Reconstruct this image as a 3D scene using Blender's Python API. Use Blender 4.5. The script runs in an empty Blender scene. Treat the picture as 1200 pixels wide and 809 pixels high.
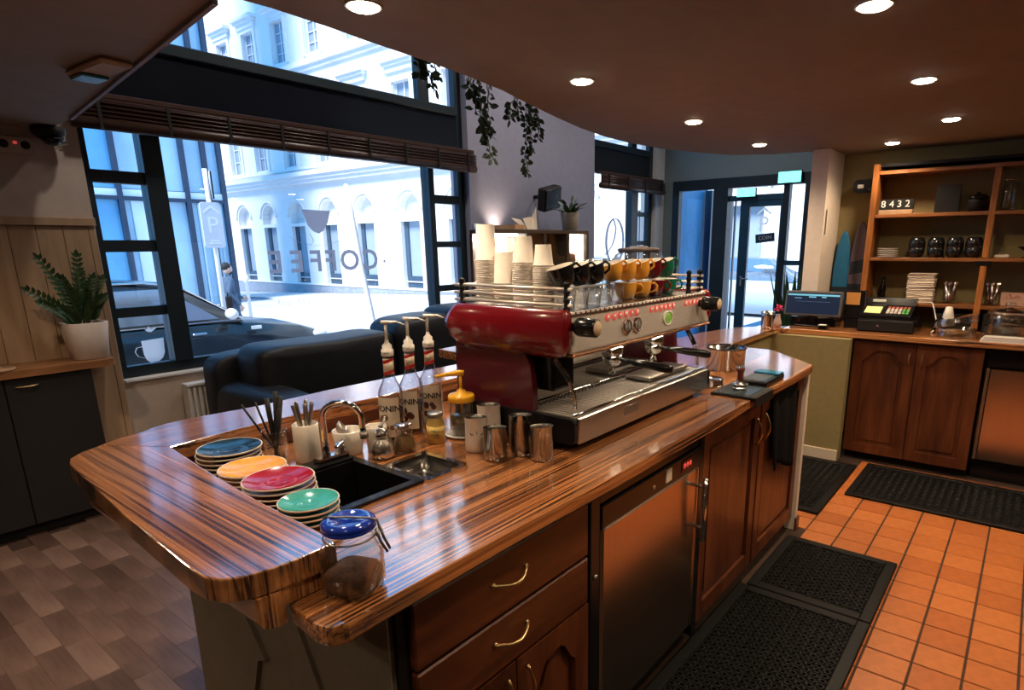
import bpy, bmesh, math, random
from mathutils import Vector, Matrix, Euler
rnd = random.Random(7)
scene = bpy.context.scene
COL = scene.collection

# ------------------------------------------------------------------ camera
cam_d = bpy.data.cameras.new('camera')
cam_d.sensor_width = 36.0
cam_d.lens = 21.534
cam_d.shift_x = -0.04209
cam_d.shift_y = 0.05398
cam_d.clip_start = 0.05
cam_d.clip_end = 300
cam = bpy.data.objects.new('camera', cam_d)
COL.objects.link(cam)
_r = Vector((0.6097, -0.792571, -0.009853)); _d = Vector((-0.201355, -0.142849, -0.969046)); _f = Vector((0.766631, 0.592811, -0.246683))
cam.matrix_world = Matrix(((_r.x, -_d.x, -_f.x, 0.0), (_r.y, -_d.y, -_f.y, 0.0), (_r.z, -_d.z, -_f.z, 1.5), (0, 0, 0, 1)))
scene.camera = cam

# ------------------------------------------------------------------ sky, sun, exposure
scene.view_settings.view_transform = 'Standard'
scene.view_settings.look = 'None'
scene.view_settings.gamma = 1.0
scene.view_settings.exposure = 0.0
scene.cycles.use_denoising = True
scene.cycles.max_bounces = 10
scene.cycles.transparent_max_bounces = 16
scene.cycles.sample_clamp_indirect = 6.0
scene.cycles.caustics_reflective = False
scene.cycles.caustics_refractive = False
SKY = 2.1
w = bpy.data.worlds.new('sky'); scene.world = w; w.use_nodes = True
_bg = w.node_tree.nodes['Background']
_bg.inputs[0].default_value = (0.15, 0.50, 1.0, 1.0)
_bg.inputs[1].default_value = SKY
sun_d = bpy.data.lights.new('sun', 'SUN'); sun_d.energy = 8.6; sun_d.angle = math.radians(25); sun_d.color = (1.0, 0.93, 0.86)
sun = bpy.data.objects.new('sun', sun_d); COL.objects.link(sun)
sun.rotation_euler = Vector((0.63, 0.10, -0.77)).to_track_quat('-Z', 'Y').to_euler()

def spot(name, x, y, z, power, col=(1.0, 0.76, 0.50), cone=150, blend=0.9, aim=None, size=0.035):
    d = bpy.data.lights.new(name, 'SPOT'); d.energy = power; d.color = col
    d.spot_size = math.radians(cone); d.spot_blend = blend; d.shadow_soft_size = size
    o = bpy.data.objects.new(name, d); COL.objects.link(o); o.location = (x, y, z)
    if aim: o.rotation_euler = (Vector(aim) - Vector((x, y, z))).to_track_quat('-Z', 'Y').to_euler()
    return o

# ------------------------------------------------------------------ materials
MATS = {}
def new_mat(name):
    m = bpy.data.materials.new(name); m.use_nodes = True
    nt = m.node_tree; b = nt.nodes['Principled BSDF']
    MATS[name] = m
    return m, nt, b
def ramp(nt, stops):
    r = nt.nodes.new('ShaderNodeValToRGB'); el = r.color_ramp.elements
    while len(el) < len(stops): el.new(0.5)
    for e, (p, c) in zip(el, stops): e.position = p; e.color = (*c, 1.0)
    return r
def noise(nt, scale, detail=3.0, stretch=(1, 1, 1), rough=0.55, dist=0.0, coord='Object', rot=(0, 0, 0)):
    tc = nt.nodes.new('ShaderNodeTexCoord'); mp = nt.nodes.new('ShaderNodeMapping'); n = nt.nodes.new('ShaderNodeTexNoise')
    mp.inputs['Scale'].default_value = stretch; mp.inputs['Rotation'].default_value = rot
    n.inputs['Scale'].default_value = scale; n.inputs['Detail'].default_value = detail
    n.inputs['Roughness'].default_value = rough; n.inputs['Distortion'].default_value = dist
    nt.links.new(tc.outputs[coord], mp.inputs['Vector']); nt.links.new(mp.outputs[0], n.inputs['Vector'])
    return n
def bump(nt, b, src, strength=0.2, dist=0.01):
    k = nt.nodes.new('ShaderNodeBump'); k.inputs['Strength'].default_value = strength; k.inputs['Distance'].default_value = dist
    nt.links.new(src, k.inputs['Height']); nt.links.new(k.outputs[0], b.inputs['Normal'])
def M(name, col, rough=0.5, metal=0.0, var=0.08, scale=30.0, bmp=0.0, coat=0.0, emit=None, es=0.0, spec=0.5, trans=0.0, ior=1.45, alpha=1.0, stretch=(1, 1, 1), sheen=0.0):
    m, nt, b = new_mat(name)
    b.inputs['Roughness'].default_value = rough; b.inputs['Metallic'].default_value = metal
    b.inputs['Coat Weight'].default_value = coat; b.inputs['Coat Roughness'].default_value = 0.08
    b.inputs['Specular IOR Level'].default_value = spec
    b.inputs['Transmission Weight'].default_value = trans; b.inputs['IOR'].default_value = ior; b.inputs['Alpha'].default_value = alpha
    if sheen: b.inputs['Sheen Weight'].default_value = sheen
    if var > 0 or bmp > 0:
        n = noise(nt, scale, 4.0, stretch)
        lo = tuple(max(0, c * (1 - var)) for c in col); hi = tuple(min(1, c * (1 + var)) for c in col)
        r = ramp(nt, [(0.3, lo), (0.7, hi)])
        nt.links.new(n.outputs['Fac'], r.inputs[0]); nt.links.new(r.outputs[0], b.inputs['Base Color'])
        if bmp > 0: bump(nt, b, n.outputs['Fac'], bmp, 0.004)
    else:
        b.inputs['Base Color'].default_value = (*col, 1)
    if emit: 
        b.inputs['Emission Color'].default_value = (*emit, 1); b.inputs['Emission Strength'].default_value = es
    return m
def wood(name, stops, axis='X', scale=3.0, ratio=18.0, rough=0.35, coat=0.0, dist=0.6, bands=None, bmp=0.06, spec=0.5, down=None, cior=1.5):
    """streaked wood: a noise drawn out along one axis, a slower one over it"""
    m, nt, b = new_mat(name)
    st = {'X': (1, ratio, ratio), 'Y': (ratio, 1, ratio), 'Z': (ratio, ratio, 1)}[axis]
    if down: st = (st[0], st[1], down)
    n = noise(nt, scale, 3.0, st, 0.58, dist)
    r = ramp(nt, stops); nt.links.new(n.outputs['Fac'], r.inputs[0])
    st2 = tuple(1 if s == 1 else min(26, ratio * 0.22) for s in st)
    n2 = noise(nt, scale * 0.8, 2.0, st2, 0.5, 0.3)
    r2 = ramp(nt, [(0.32, bands[0] if bands else (0.72, 0.68, 0.66)), (0.68, bands[1] if bands else (1.1, 1.05, 1.0))])
    nt.links.new(n2.outputs['Fac'], r2.inputs[0])
    mx = nt.nodes.new('ShaderNodeMix'); mx.data_type = 'RGBA'; mx.blend_type = 'MULTIPLY'; mx.inputs['Factor'].default_value = 1.0
    nt.links.new(r.outputs[0], mx.inputs['A']); nt.links.new(r2.outputs[0], mx.inputs['B'])
    nt.links.new(mx.outputs['Result'], b.inputs['Base Color'])
    b.inputs['Roughness'].default_value = rough; b.inputs['Coat Weight'].default_value = coat; b.inputs['Coat Roughness'].default_value = 0.10; b.inputs['Coat IOR'].default_value = cior
    b.inputs['Specular IOR Level'].default_value = spec
    if bmp: bump(nt, b, n.outputs['Fac'], bmp, 0.003)
    return m
def glass(name, tint=(1, 1, 1), refl=0.9, rough=0.0, ior=1.45, gloss_col=(1, 1, 1)):
    """thin glass: clear straight through, fresnel mirror on top"""
    m, nt, b = new_mat(name); nt.nodes.remove(b)
    out = nt.nodes['Material Output']
    t = nt.nodes.new('ShaderNodeBsdfTransparent'); t.inputs[0].default_value = (*tint, 1)
    g = nt.nodes.new('ShaderNodeBsdfGlossy'); g.inputs['Roughness'].default_value = rough; g.inputs[0].default_value = (*gloss_col, 1)
    ge = nt.nodes.new('ShaderNodeNewGeometry'); dt = nt.nodes.new('ShaderNodeVectorMath'); dt.operation = 'DOT_PRODUCT'
    nt.links.new(ge.outputs['Normal'], dt.inputs[0]); nt.links.new(ge.outputs['Incoming'], dt.inputs[1])
    def mth(op, a, b_=None):
        q = nt.nodes.new('ShaderNodeMath'); q.operation = op
        for k, v in ((0, a), (1, b_)):
            if v is None: continue
            if isinstance(v, (int, float)): q.inputs[k].default_value = v
            else: nt.links.new(v, q.inputs[k])
        return q
    f0 = ((ior - 1) / (ior + 1)) ** 2          # the same mirror strength from either side of the thin wall
    ab = mth('ABSOLUTE', dt.outputs['Value']); om = mth('SUBTRACT', 1.0, ab.outputs[0]); p5 = mth('POWER', om.outputs[0], 5.0)
    sc_ = mth('MULTIPLY', p5.outputs[0], 1 - f0); fr = mth('ADD', sc_.outputs[0], f0)
    mm = nt.nodes.new('ShaderNodeMath'); mm.operation = 'MULTIPLY'; mm.inputs[1].default_value = refl
    mx = nt.nodes.new('ShaderNodeMixShader')
    nt.links.new(fr.outputs[0], mm.inputs[0]); nt.links.new(mm.outputs[0], mx.inputs[0])
    nt.links.new(t.outputs[0], mx.inputs[1]); nt.links.new(g.outputs[0], mx.inputs[2]); nt.links.new(mx.outputs[0], out.inputs[0])
    return m

ZEB = [(0.34, (0.026, 0.010, 0.006)), (0.41, (0.10, 0.036, 0.015)), (0.475, (0.37, 0.146, 0.050)), (0.66, (0.58, 0.265, 0.098))]
zebra_x = wood('zebrawood_along', ZEB, 'X', 1.0, 135, 0.24, 1.0, 0.5, ((0.62, 0.55, 0.5), (1.12, 1.05, 1.0)), down=90, cior=2.6, spec=.6, bmp=0.03)
zebra_y = wood('zebrawood_across', ZEB, 'Y', 1.1, 140, 0.24, 1.0, 0.7, ((0.62, 0.55, 0.5), (1.12, 1.05, 1.0)), down=6, cior=2.6, spec=.6, bmp=0.03)
CH = [(0.3, (0.056, 0.0135, 0.0055)), (0.5, (0.105, 0.028, 0.0095)), (0.7, (0.17, 0.050, 0.017))]
cherry_x = wood('cherry_level', CH, 'X', 2.2, 8, 0.38, 0.15)
cherry_z = wood('cherry_upright', CH, 'Z', 2.2, 8, 0.38, 0.15)
shelf_x = wood('shelf_board_wood', [(0.3, (0.15, 0.05, 0.014)), (0.7, (0.34, 0.13, 0.035))], 'Y', 2.5, 12, 0.4)
shelf_z = wood('shelf_post_wood', [(0.3, (0.22, 0.075, 0.018)), (0.7, (0.46, 0.17, 0.04))], 'Z', 2.5, 12, 0.4)
panel_w = wood('pale_board_wood', [(0.3, (0.34, 0.22, 0.13)), (0.7, (0.50, 0.34, 0.21))], 'Z', 1.5, 10, 0.55)
counter_w = wood('brown_shelf_wood', [(0.3, (0.20, 0.085, 0.035)), (0.7, (0.36, 0.17, 0.075))], 'X', 2.0, 10, 0.35)
plank_m = []
for i, (a, c) in enumerate([((0.11, 0.066, 0.052), (0.18, 0.115, 0.092)), ((0.13, 0.08, 0.062), (0.21, 0.135, 0.108)), ((0.075, 0.042, 0.033), (0.125, 0.076, 0.06)), ((0.18, 0.112, 0.09), (0.26, 0.172, 0.14))]):
    plank_m.append(wood('parquet_wood_%d' % i, [(0.3, a), (0.7, c)], 'Y', 3.0, 9, 0.30, 0.0))
tile_m = [M('terracotta_%d' % i, c, 0.42, var=0.13, scale=26, bmp=0.10) for i, c in enumerate([(0.42, 0.120, 0.026), (0.38, 0.102, 0.021), (0.46, 0.138, 0.032)])]
grout = M('dark_grout', (0.045, 0.022, 0.013), 0.9, var=0.3)
rubber = M('black_rubber', (0.006, 0.006, 0.006), 0.42, var=0.2, scale=60, bmp=0.1, spec=0.22)
plaster = M('beige_plaster', (0.46, 0.37, 0.31), 0.85, var=0.05, scale=14, bmp=0.05)
violet = M('grey_violet_plaster', (0.27, 0.265, 0.34), 0.85, var=0.05, scale=18, bmp=0.05)
white_p = M('white_plaster', (0.62, 0.60, 0.58), 0.8, var=0.04, scale=18, bmp=0.04)
ceil_m = M('brown_ceiling_paint', (0.25, 0.205, 0.17), 0.8, var=0.06, scale=10, bmp=0.04)
olive = M('olive_wall_paint', (0.25, 0.195, 0.085), 0.8, var=0.06, scale=25, bmp=0.05)
cream = M('cream_paint', (0.70, 0.60, 0.50), 0.7, var=0.04, scale=20)
greige = M('greige_render', (0.27, 0.225, 0.17), 0.85, var=0.07, scale=16, bmp=0.1)
frame_m = M('dark_steel_frame', (0.007, 0.015, 0.021), 0.42, var=0.15, scale=8)
fascia_m = M('black_fascia_paint', (0.008, 0.009, 0.013), 0.16, var=0.15, scale=5)
bamboo = M('brown_bamboo', (0.045, 0.021, 0.015), 0.35, var=0.35, scale=22, stretch=(1, 12, 12))
black_m = M('black_plastic', (0.007, 0.007, 0.008), 0.2, var=0.1, spec=0.4)
black_matt = M('matt_black', (0.010, 0.009, 0.009), 0.6, var=0.1, spec=0.3)
cab_black = M('black_cupboard_paint', (0.013, 0.012, 0.012), 0.55, var=0.15, scale=6)
steel = M('brushed_steel', (0.58, 0.54, 0.50), 0.26, 1.0, var=0.06, scale=8, stretch=(1, 40, 40))
pitcher_st = M('pitcher_steel', (0.44, 0.41, 0.385), 0.15, 1.0, var=0.06, scale=8)
shiny_clear = glass('shiny_clear_plastic', (0.92, 0.92, 0.90), 4.5, 0.06)
steel_d = M('dull_steel', (0.36, 0.33, 0.30), 0.36, 1.0, var=0.1, scale=10)
splash_st = M('ridged_splash_steel', (0.78, 0.70, 0.60), 0.34, 0.35, var=0.05)
panel_st = M('bright_brushed_panel', (0.86, 0.80, 0.74), 0.46, 0.85, var=0.05, scale=6, stretch=(1, 30, 30))
fridge_st = M('fridge_door_steel', (0.52, 0.42, 0.36), 0.20, 1.0, var=0.06, scale=5, stretch=(30, 30, 1))
chrome = M('chrome', (0.78, 0.77, 0.76), 0.08, 1.0, var=0.0)
brass = M('old_brass', (0.62, 0.42, 0.20), 0.28, 1.0, var=0.05)
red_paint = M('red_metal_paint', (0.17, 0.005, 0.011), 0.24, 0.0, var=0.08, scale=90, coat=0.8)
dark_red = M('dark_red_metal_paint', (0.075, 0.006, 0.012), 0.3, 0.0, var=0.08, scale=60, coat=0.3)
leather = M('black_leather', (0.008, 0.009, 0.011), 0.46, var=0.25, scale=9, bmp=0.35, spec=0.42)
leaf_m = M('leaf_green', (0.022, 0.055, 0.018), 0.40, var=0.4, scale=25)
leaf_l = M('vine_leaf_green', (0.018, 0.042, 0.018), 0.5, var=0.4, scale=30)
stem_m = M('stem_green', (0.06, 0.085, 0.03), 0.5)
soil = M('soil', (0.02, 0.014, 0.01), 0.95, var=0.3)
white_c = M('white_ceramic', (0.70, 0.64, 0.57), 0.22, var=0.03, coat=0.3)
rim_c = M('cream_ceramic', (0.66, 0.60, 0.52), 0.3, var=0.04)
paper = M('white_paper_card', (0.88, 0.81, 0.74), 0.75, var=0.02)
white_pl = M('white_plastic', (0.78, 0.74, 0.70), 0.4, var=0.02)
yellow_pl = M('yellow_plastic', (0.85, 0.42, 0.02), 0.35, var=0.04)
G = {}
for k, c in dict(navy=(0.008, 0.03, 0.055), yellow=(0.78, 0.36, 0.05), red=(0.33, 0.008, 0.018), crimson=(0.12, 0.005, 0.009), teal=(0.045, 0.34, 0.31), green=(0.01, 0.14, 0.075), black=(0.010, 0.011, 0.013), blue=(0.012, 0.05, 0.33)).items():
    G[k] = M(k + '_glaze', c, 0.14, var=0.10, scale=40, coat=0.15)
window_glass = glass('window_glass', (0.96, 0.98, 1.0), 0.75)
clear_glass = glass('clear_glass', (0.94, 0.95, 0.95), 2.2, 0.03)
jar_glass = glass('jar_glass', (0.94, 0.94, 0.92), 1.9, 0.03)
bottle_glass = glass('bottle_glass', (0.93, 0.95, 0.98), 2.6, 0.05)
bulb = M('lamp_glow', (1, 0.9, 0.8), 0.5, var=0, emit=(1.0, 0.86, 0.72), es=45.0)
screen_m = M('screen_glow', (0.01, 0.015, 0.03), 0.15, var=0, emit=(0.05, 0.12, 0.30), es=0.10)
screen_bar = M('screen_bar_glow', (0.1, 0.3, 0.4), 0.3, var=0, emit=(0.20, 0.60, 0.85), es=0.6)
exit_m = M('exit_sign_glow', (0.2, 0.8, 0.7), 0.3, var=0, emit=(0.25, 1.0, 0.85), es=1.5)
red_led = M('red_led', (0.6, 0.05, 0.05), 0.3, var=0, emit=(1.0, 0.10, 0.08), es=0.45)
warm_panel = M('lit_display_back', (0.9, 0.82, 0.7), 0.6, var=0.02)
liquid = M('brown_coffee_grounds', (0.075, 0.030, 0.018), 0.8, var=0.4, scale=120, bmp=0.4)
label_m = M('cream_label', (0.72, 0.62, 0.50), 0.6, var=0.05, scale=40)
red_band = M('red_band', (0.55, 0.02, 0.02), 0.5, var=0.05)
ink = M('black_ink', (0.02, 0.015, 0.015), 0.6, var=0)
# ------------------------------------------------------------------ shape helpers
class MB:
    """collects shapes in world coordinates, then becomes one mesh"""
    def __init__(s): s.v = []; s.f = []; s.sm = []
    def add(s, vs, fs, smooth=False, X=None):
        o = len(s.v)
        s.v += [tuple(X @ Vector(v)) for v in vs] if X is not None else [tuple(v) for v in vs]
        s.f += [tuple(i + o for i in f) for f in fs]; s.sm += [smooth] * len(fs)
        return s
    def box(s, x0, x1, y0, y1, z0, z1, b=0.0, X=None):
        if b <= 0:
            vs = [(x, y, z) for x in (x0, x1) for y in (y0, y1) for z in (z0, z1)]
            fs = [(0, 1, 3, 2), (4, 6, 7, 5), (0, 4, 5, 1), (2, 3, 7, 6), (0, 2, 6, 4), (1, 5, 7, 3)]
            return s.add(vs, fs, False, X)
        b = min(b, (x1 - x0) * .49, (y1 - y0) * .49, (z1 - z0) * .49)
        vs = []; idx = {}
        lo = (x0, y0, z0); hi = (x1, y1, z1)
        for sx in (0, 1):
            for sy in (0, 1):
                for sz in (0, 1):
                    sg = (sx, sy, sz)
                    for k in range(3):
                        p = [(lo[i] + b if sg[i] == 0 else hi[i] - b) for i in range(3)]
                        p[k] = lo[k] if sg[k] == 0 else hi[k]
                        idx[(sg, k)] = len(vs); vs.append(tuple(p))
        fs = []
        for k in range(3):
            a, c = [(1, 2), (2, 0), (0, 1)][k]
            for e in (0, 1):
                q = []
                for (u, v) in ((0, 0), (1, 0), (1, 1), (0, 1)):
                    sg = [0, 0, 0]; sg[k] = e; sg[a] = u; sg[c] = v; q.append(idx[(tuple(sg), k)])
                fs.append(tuple(q if e else q[::-1]))
        for k in range(3):
            a, c = [(1, 2), (2, 0), (0, 1)][k]
            for u in (0, 1):
                for v in (0, 1):
                    s0 = [0, 0, 0]; s1 = [0, 0, 0]; s0[a] = s1[a] = u; s0[c] = s1[c] = v; s0[k] = 0; s1[k] = 1
                    q = [idx[(tuple(s0), a)], idx[(tuple(s1), a)], idx[(tuple(s1), c)], idx[(tuple(s0), c)]]
                    fs.append(tuple(q if (u == v) else q[::-1]))
        for sg in [(i, j, k) for i in (0, 1) for j in (0, 1) for k in (0, 1)]:
            q = (idx[(sg, 0)], idx[(sg, 1)], idx[(sg, 2)])
            fs.append(q if sum(sg) % 2 == 1 else q[::-1])
        return s.add(vs, fs, False, X)
    def lathe(s, prof, c=(0, 0, 0), n=24, X=None, smooth=True, lobes=0, amp=0.0):
        vs = []; fs = []
        for (r, z) in prof:
            for i in range(n):
                a = 2 * math.pi * i / n; q = r * (1 + amp * math.cos(lobes * a)) if lobes else r
                vs.append((c[0] + q * math.cos(a), c[1] + q * math.sin(a), c[2] + z))
        for j in range(len(prof) - 1):
            for i in range(n):
                k = (i + 1) % n
                fs.append((j * n + i, j * n + k, (j + 1) * n + k, (j + 1) * n + i))
        if prof[0][0] > 1e-6: fs.append(tuple(range(n - 1, -1, -1)))
        if prof[-1][0] > 1e-6: fs.append(tuple((len(prof) - 1) * n + i for i in range(n)))
        return s.add(vs, fs, smooth, X)
    def shell(s, prof, c=(0, 0, 0), n=24, X=None, smooth=True):
        """open lathe: no caps"""
        vs = []; fs = []
        for (r, z) in prof:
            for i in range(n):
                a = 2 * math.pi * i / n; vs.append((c[0] + r * math.cos(a), c[1] + r * math.sin(a), c[2] + z))
        for j in range(len(prof) - 1):
            for i in range(n):
                k = (i + 1) % n; fs.append((j * n + i, j * n + k, (j + 1) * n + k, (j + 1) * n + i))
        return s.add(vs, fs, smooth, X)
    def tube(s, pts, r, n=8, X=None, caps=True, smooth=True, flat=1.0):
        pts = [Vector(p) for p in pts]; m = len(pts); rr = r if isinstance(r, (list, tuple)) else [r] * m
        vs = []; fs = []; up = None
        for i, p in enumerate(pts):
            t = (pts[min(i + 1, m - 1)] - pts[max(i - 1, 0)]).normalized()
            if up is None:
                up = Vector((0, 0, 1)) if abs(t.z) < 0.9 else Vector((1, 0, 0))
            a = t.cross(up).normalized(); up = a.cross(t).normalized()
            for k in range(n):
                g = 2 * math.pi * k / n; vs.append(tuple(p + a * (math.cos(g) * rr[i]) + up * (math.sin(g) * rr[i] * flat)))
        for i in range(m - 1):
            for k in range(n):
                l = (k + 1) % n; fs.append((i * n + k, i * n + l, (i + 1) * n + l, (i + 1) * n + k))
        if caps: fs.append(tuple(range(n - 1, -1, -1))); fs.append(tuple((m - 1) * n + k for k in range(n)))
        return s.add(vs, fs, smooth, X)
    def ring(s, prof, c=(0, 0, 0), n=24, X=None): return s.shell(list(prof) + [prof[0]], c, n, X)
    def cyl(s, p0, p1, r, n=16, X=None): return s.tube([p0, p1], r, n, X, True, True)
    def prism(s, out, z0, z1, X=None, smooth=False):
        a = sum(out[i][0] * out[(i + 1) % len(out)][1] - out[(i + 1) % len(out)][0] * out[i][1] for i in range(len(out)))
        if a < 0: out = out[::-1]
        n = len(out); vs = [(x, y, z0) for x, y in out] + [(x, y, z1) for x, y in out]
        fs = [tuple(range(n - 1, -1, -1)), tuple(range(n, 2 * n))]
        fs += [(i, (i + 1) % n, n + (i + 1) % n, n + i) for i in range(n)]
        return s.add(vs, fs, smooth, X)
    def prism_h(s, out, holes, z0, z1, X=None):
        """prism with holes: caps filled by triangulation"""
        bm = bmesh.new()
        for zz in (z0, z1):
            es = []
            for loop in [out] + holes:
                vv = [bm.verts.new((x, y, zz)) for x, y in loop]
                es += [bm.edges.new((vv[i], vv[(i + 1) % len(vv)])) for i in range(len(vv))]
            bmesh.ops.triangle_fill(bm, use_beauty=True, use_dissolve=False, edges=es)
        bm.verts.index_update()
        vs = [tuple(v.co) for v in bm.verts]; fs = [tuple(v.index for v in f.verts) for f in bm.faces]; bm.free()
        half = len(vs) // 2; k = 0
        for loop in [out] + holes:
            n = len(loop)
            for i in range(n):
                j = (i + 1) % n; fs.append((k + i, k + j, half + k + j, half + k + i))
            k += n
        return s.add(vs, fs, False, X)
    def ball(s, c, r, n=10, m=6, X=None):
        rx, ry, rz = r if isinstance(r, (tuple, list)) else (r, r, r)
        vs = [(c[0], c[1], c[2] - rz)]; fs = []
        for j in range(1, m):
            t = math.pi * j / m
            for i in range(n):
                a = 2 * math.pi * i / n; vs.append((c[0] + rx * math.sin(t) * math.cos(a), c[1] + ry * math.sin(t) * math.sin(a), c[2] - rz * math.cos(t)))
        vs.append((c[0], c[1], c[2] + rz)); L = len(vs) - 1
        for i in range(n):
            k = (i + 1) % n; fs.append((0, 1 + k, 1 + i)); fs.append((L, 1 + (m - 2) * n + i, 1 + (m - 2) * n + k))
            for j in range(m - 2): fs.append((1 + j * n + i, 1 + j * n + k, 1 + (j + 1) * n + k, 1 + (j + 1) * n + i))
        return s.add(vs, fs, True, X)
    def loft(s, rings, X=None, smooth=True, caps=True):
        n = len(rings[0]); vs = [p for r in rings for p in r]; fs = []
        for j in range(len(rings) - 1):
            for i in range(n):
                k = (i + 1) % n; fs.append((j * n + i, j * n + k, (j + 1) * n + k, (j + 1) * n + i))
        if caps: fs.append(tuple(range(n - 1, -1, -1))); fs.append(tuple((len(rings) - 1) * n + i for i in range(n)))
        return s.add(vs, fs, smooth, X)
    def leaf(s, base, tip, wid, nrm=(0, 0, 1), cup=0.15):
        b = Vector(base); t = Vector(tip); d = t - b; a = d.cross(Vector(nrm))
        if a.length < 1e-6: a = d.cross(Vector((1, 0, 0)))
        a = a.normalized() * wid; u = a.cross(d).normalized() * (wid * cup)
        m1 = b + d * .35; m2 = b + d * .7
        vs = [b, m1 + a + u, m2 + a * .75 + u, t, m2 - a * .75 + u, m1 - a + u, m1, m2]
        return s.add(vs, [(0, 1, 6), (1, 2, 7, 6), (2, 3, 7), (3, 4, 7), (4, 5, 6, 7), (5, 0, 6)], True)

W = {}   # origin frame of each object that parents parts
def mesh_obj(name, mb, mat, frame):
    inv = frame.inverted()
    me = bpy.data.meshes.new(name)
    me.from_pydata([tuple(inv @ Vector(v)) for v in mb.v], [], mb.f)
    me.polygons.foreach_set('use_smooth', mb.sm)
    bm = bmesh.new(); bm.from_mesh(me); bmesh.ops.recalc_face_normals(bm, faces=bm.faces); bm.to_mesh(me); bm.free()
    me.materials.append(mat); me.update()
    o = bpy.data.objects.new(name, me); COL.objects.link(o)
    return o
def tagit(o, label=None, cat=None, group=None, kind=None):
    if label: o['label'] = label
    if cat: o['category'] = cat
    if group: o['group'] = group
    if kind: o['kind'] = kind
    return o
def thing(name, label, cat, loc, rz=0.0, group=None, kind=None):
    o = bpy.data.objects.new(name, None); COL.objects.link(o); o.empty_display_size = 0.05
    o.location = loc; o.rotation_euler = (0, 0, rz)
    W[o] = Matrix.Translation(Vector(loc)) @ Matrix.Rotation(rz, 4, 'Z')
    return tagit(o, label, cat, group, kind)
def part(name, mb, mat, parent, label=None, kind=None):
    o = mesh_obj(name, mb, mat, W[parent]); o.parent = parent; W[o] = W[parent]
    return tagit(o, label, None, None, kind)
def solo(name, mb, mat, label, cat, loc, group=None, kind=None):
    f = Matrix.Translation(Vector(loc)); o = mesh_obj(name, mb, mat, f); o.location = loc; W[o] = f
    return tagit(o, label, cat, group, kind)
def struct(name, mb, mat, label=None, loc=(0, 0, 0)):
    f = Matrix.Translation(Vector(loc)); o = mesh_obj(name, mb, mat, f); o.location = loc; W[o] = f
    tagit(o, label, None, None, 'structure'); return o
def copy_tree(o, loc=None, rz=None, label=None, group=None):
    def rec(src, par):
        c = src.copy(); COL.objects.link(c); c.parent = par
        for ch in KIDS.get(src.name, []): rec(ch, c)
        return c
    c = rec(o, None)
    if loc is not None: c.location = loc
    if rz is not None: c.rotation_euler = (0, 0, rz)
    if label: c['label'] = label
    if group: c['group'] = group
    return c
KIDS = {}
def proto_done(o):
    """remember the children of a finished prototype so that copies need no search"""
    def rec(x):
        ch = [k for k in COL.objects if k.parent == x]
        KIDS[x.name] = ch
        for k in ch: rec(k)
    rec(o); return o
ORD = ['topmost', 'second from the top', 'third from the top', 'fourth from the top', 'fifth from the top', 'sixth from the top', 'seventh from the top', 'eighth from the top', 'ninth from the top', 'tenth from the top',
       'eleventh from the top', 'twelfth from the top', 'thirteenth from the top', 'fourteenth from the top', 'fifteenth from the top', 'sixteenth from the top', 'seventeenth from the top', 'eighteenth from the top', 'nineteenth from the top', 'twentieth from the top']
def text_mesh(s, size, depth=0.001, fat=0.0):
    cu = bpy.data.curves.new('lettering', 'FONT'); cu.body = s; cu.size = size; cu.extrude = depth; cu.align_x = 'CENTER'; cu.align_y = 'CENTER'; cu.resolution_u = 3; cu.offset = fat
    o = bpy.data.objects.new('lettering', cu); COL.objects.link(o)
    dg = bpy.context.evaluated_depsgraph_get(); me = bpy.data.meshes.new_from_object(o.evaluated_get(dg))
    vs = [tuple(v.co) for v in me.vertices]; fs = [tuple(p.vertices) for p in me.polygons]
    bpy.data.objects.remove(o); bpy.data.meshes.remove(me); bpy.data.curves.remove(cu)
    return vs, fs
def lettering(mb, s, size, c, right, up, depth=0.001, mirror=False, fat=0.0):
    vs, fs = text_mesh(s, size, depth, fat); r = Vector(right).normalized(); u = Vector(up).normalized(); n = r.cross(u); c = Vector(c)
    k = -1 if mirror else 1
    mb.add([tuple(c + r * (k * v[0]) + u * v[1] + n * v[2]) for v in vs], fs)
    return mb
YZ = lambda x: Matrix(((0, 0, 1, x), (1, 0, 0, 0), (0, 1, 0, 0), (0, 0, 0, 1)))    # outline (y,z), depth along x
XZ = lambda y: Matrix(((1, 0, 0, 0), (0, 0, 1, y), (0, 1, 0, 0), (0, 0, 0, 1)))    # outline (x,z), depth along y
def arc(cx, cy, r, a0, a1, n): return [(cx + r * math.cos(math.radians(a0 + (a1 - a0) * i / n)), cy + r * math.sin(math.radians(a0 + (a1 - a0) * i / n))) for i in range(n + 1)]
def rrect(x0, x1, y0, y1, r, n=4): return arc(x1 - r, y1 - r, r, 0, 90, n) + arc(x0 + r, y1 - r, r, 90, 180, n) + arc(x0 + r, y0 + r, r, 180, 270, n) + arc(x1 - r, y0 + r, r, 270, 360, n)
# ------------------------------------------------------------------ the room
CEIL = 2.13
fl = struct('floor', MB().box(-2.6, 8.3, -2.6, 4.5, -0.12, -0.004), grout)
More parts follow.
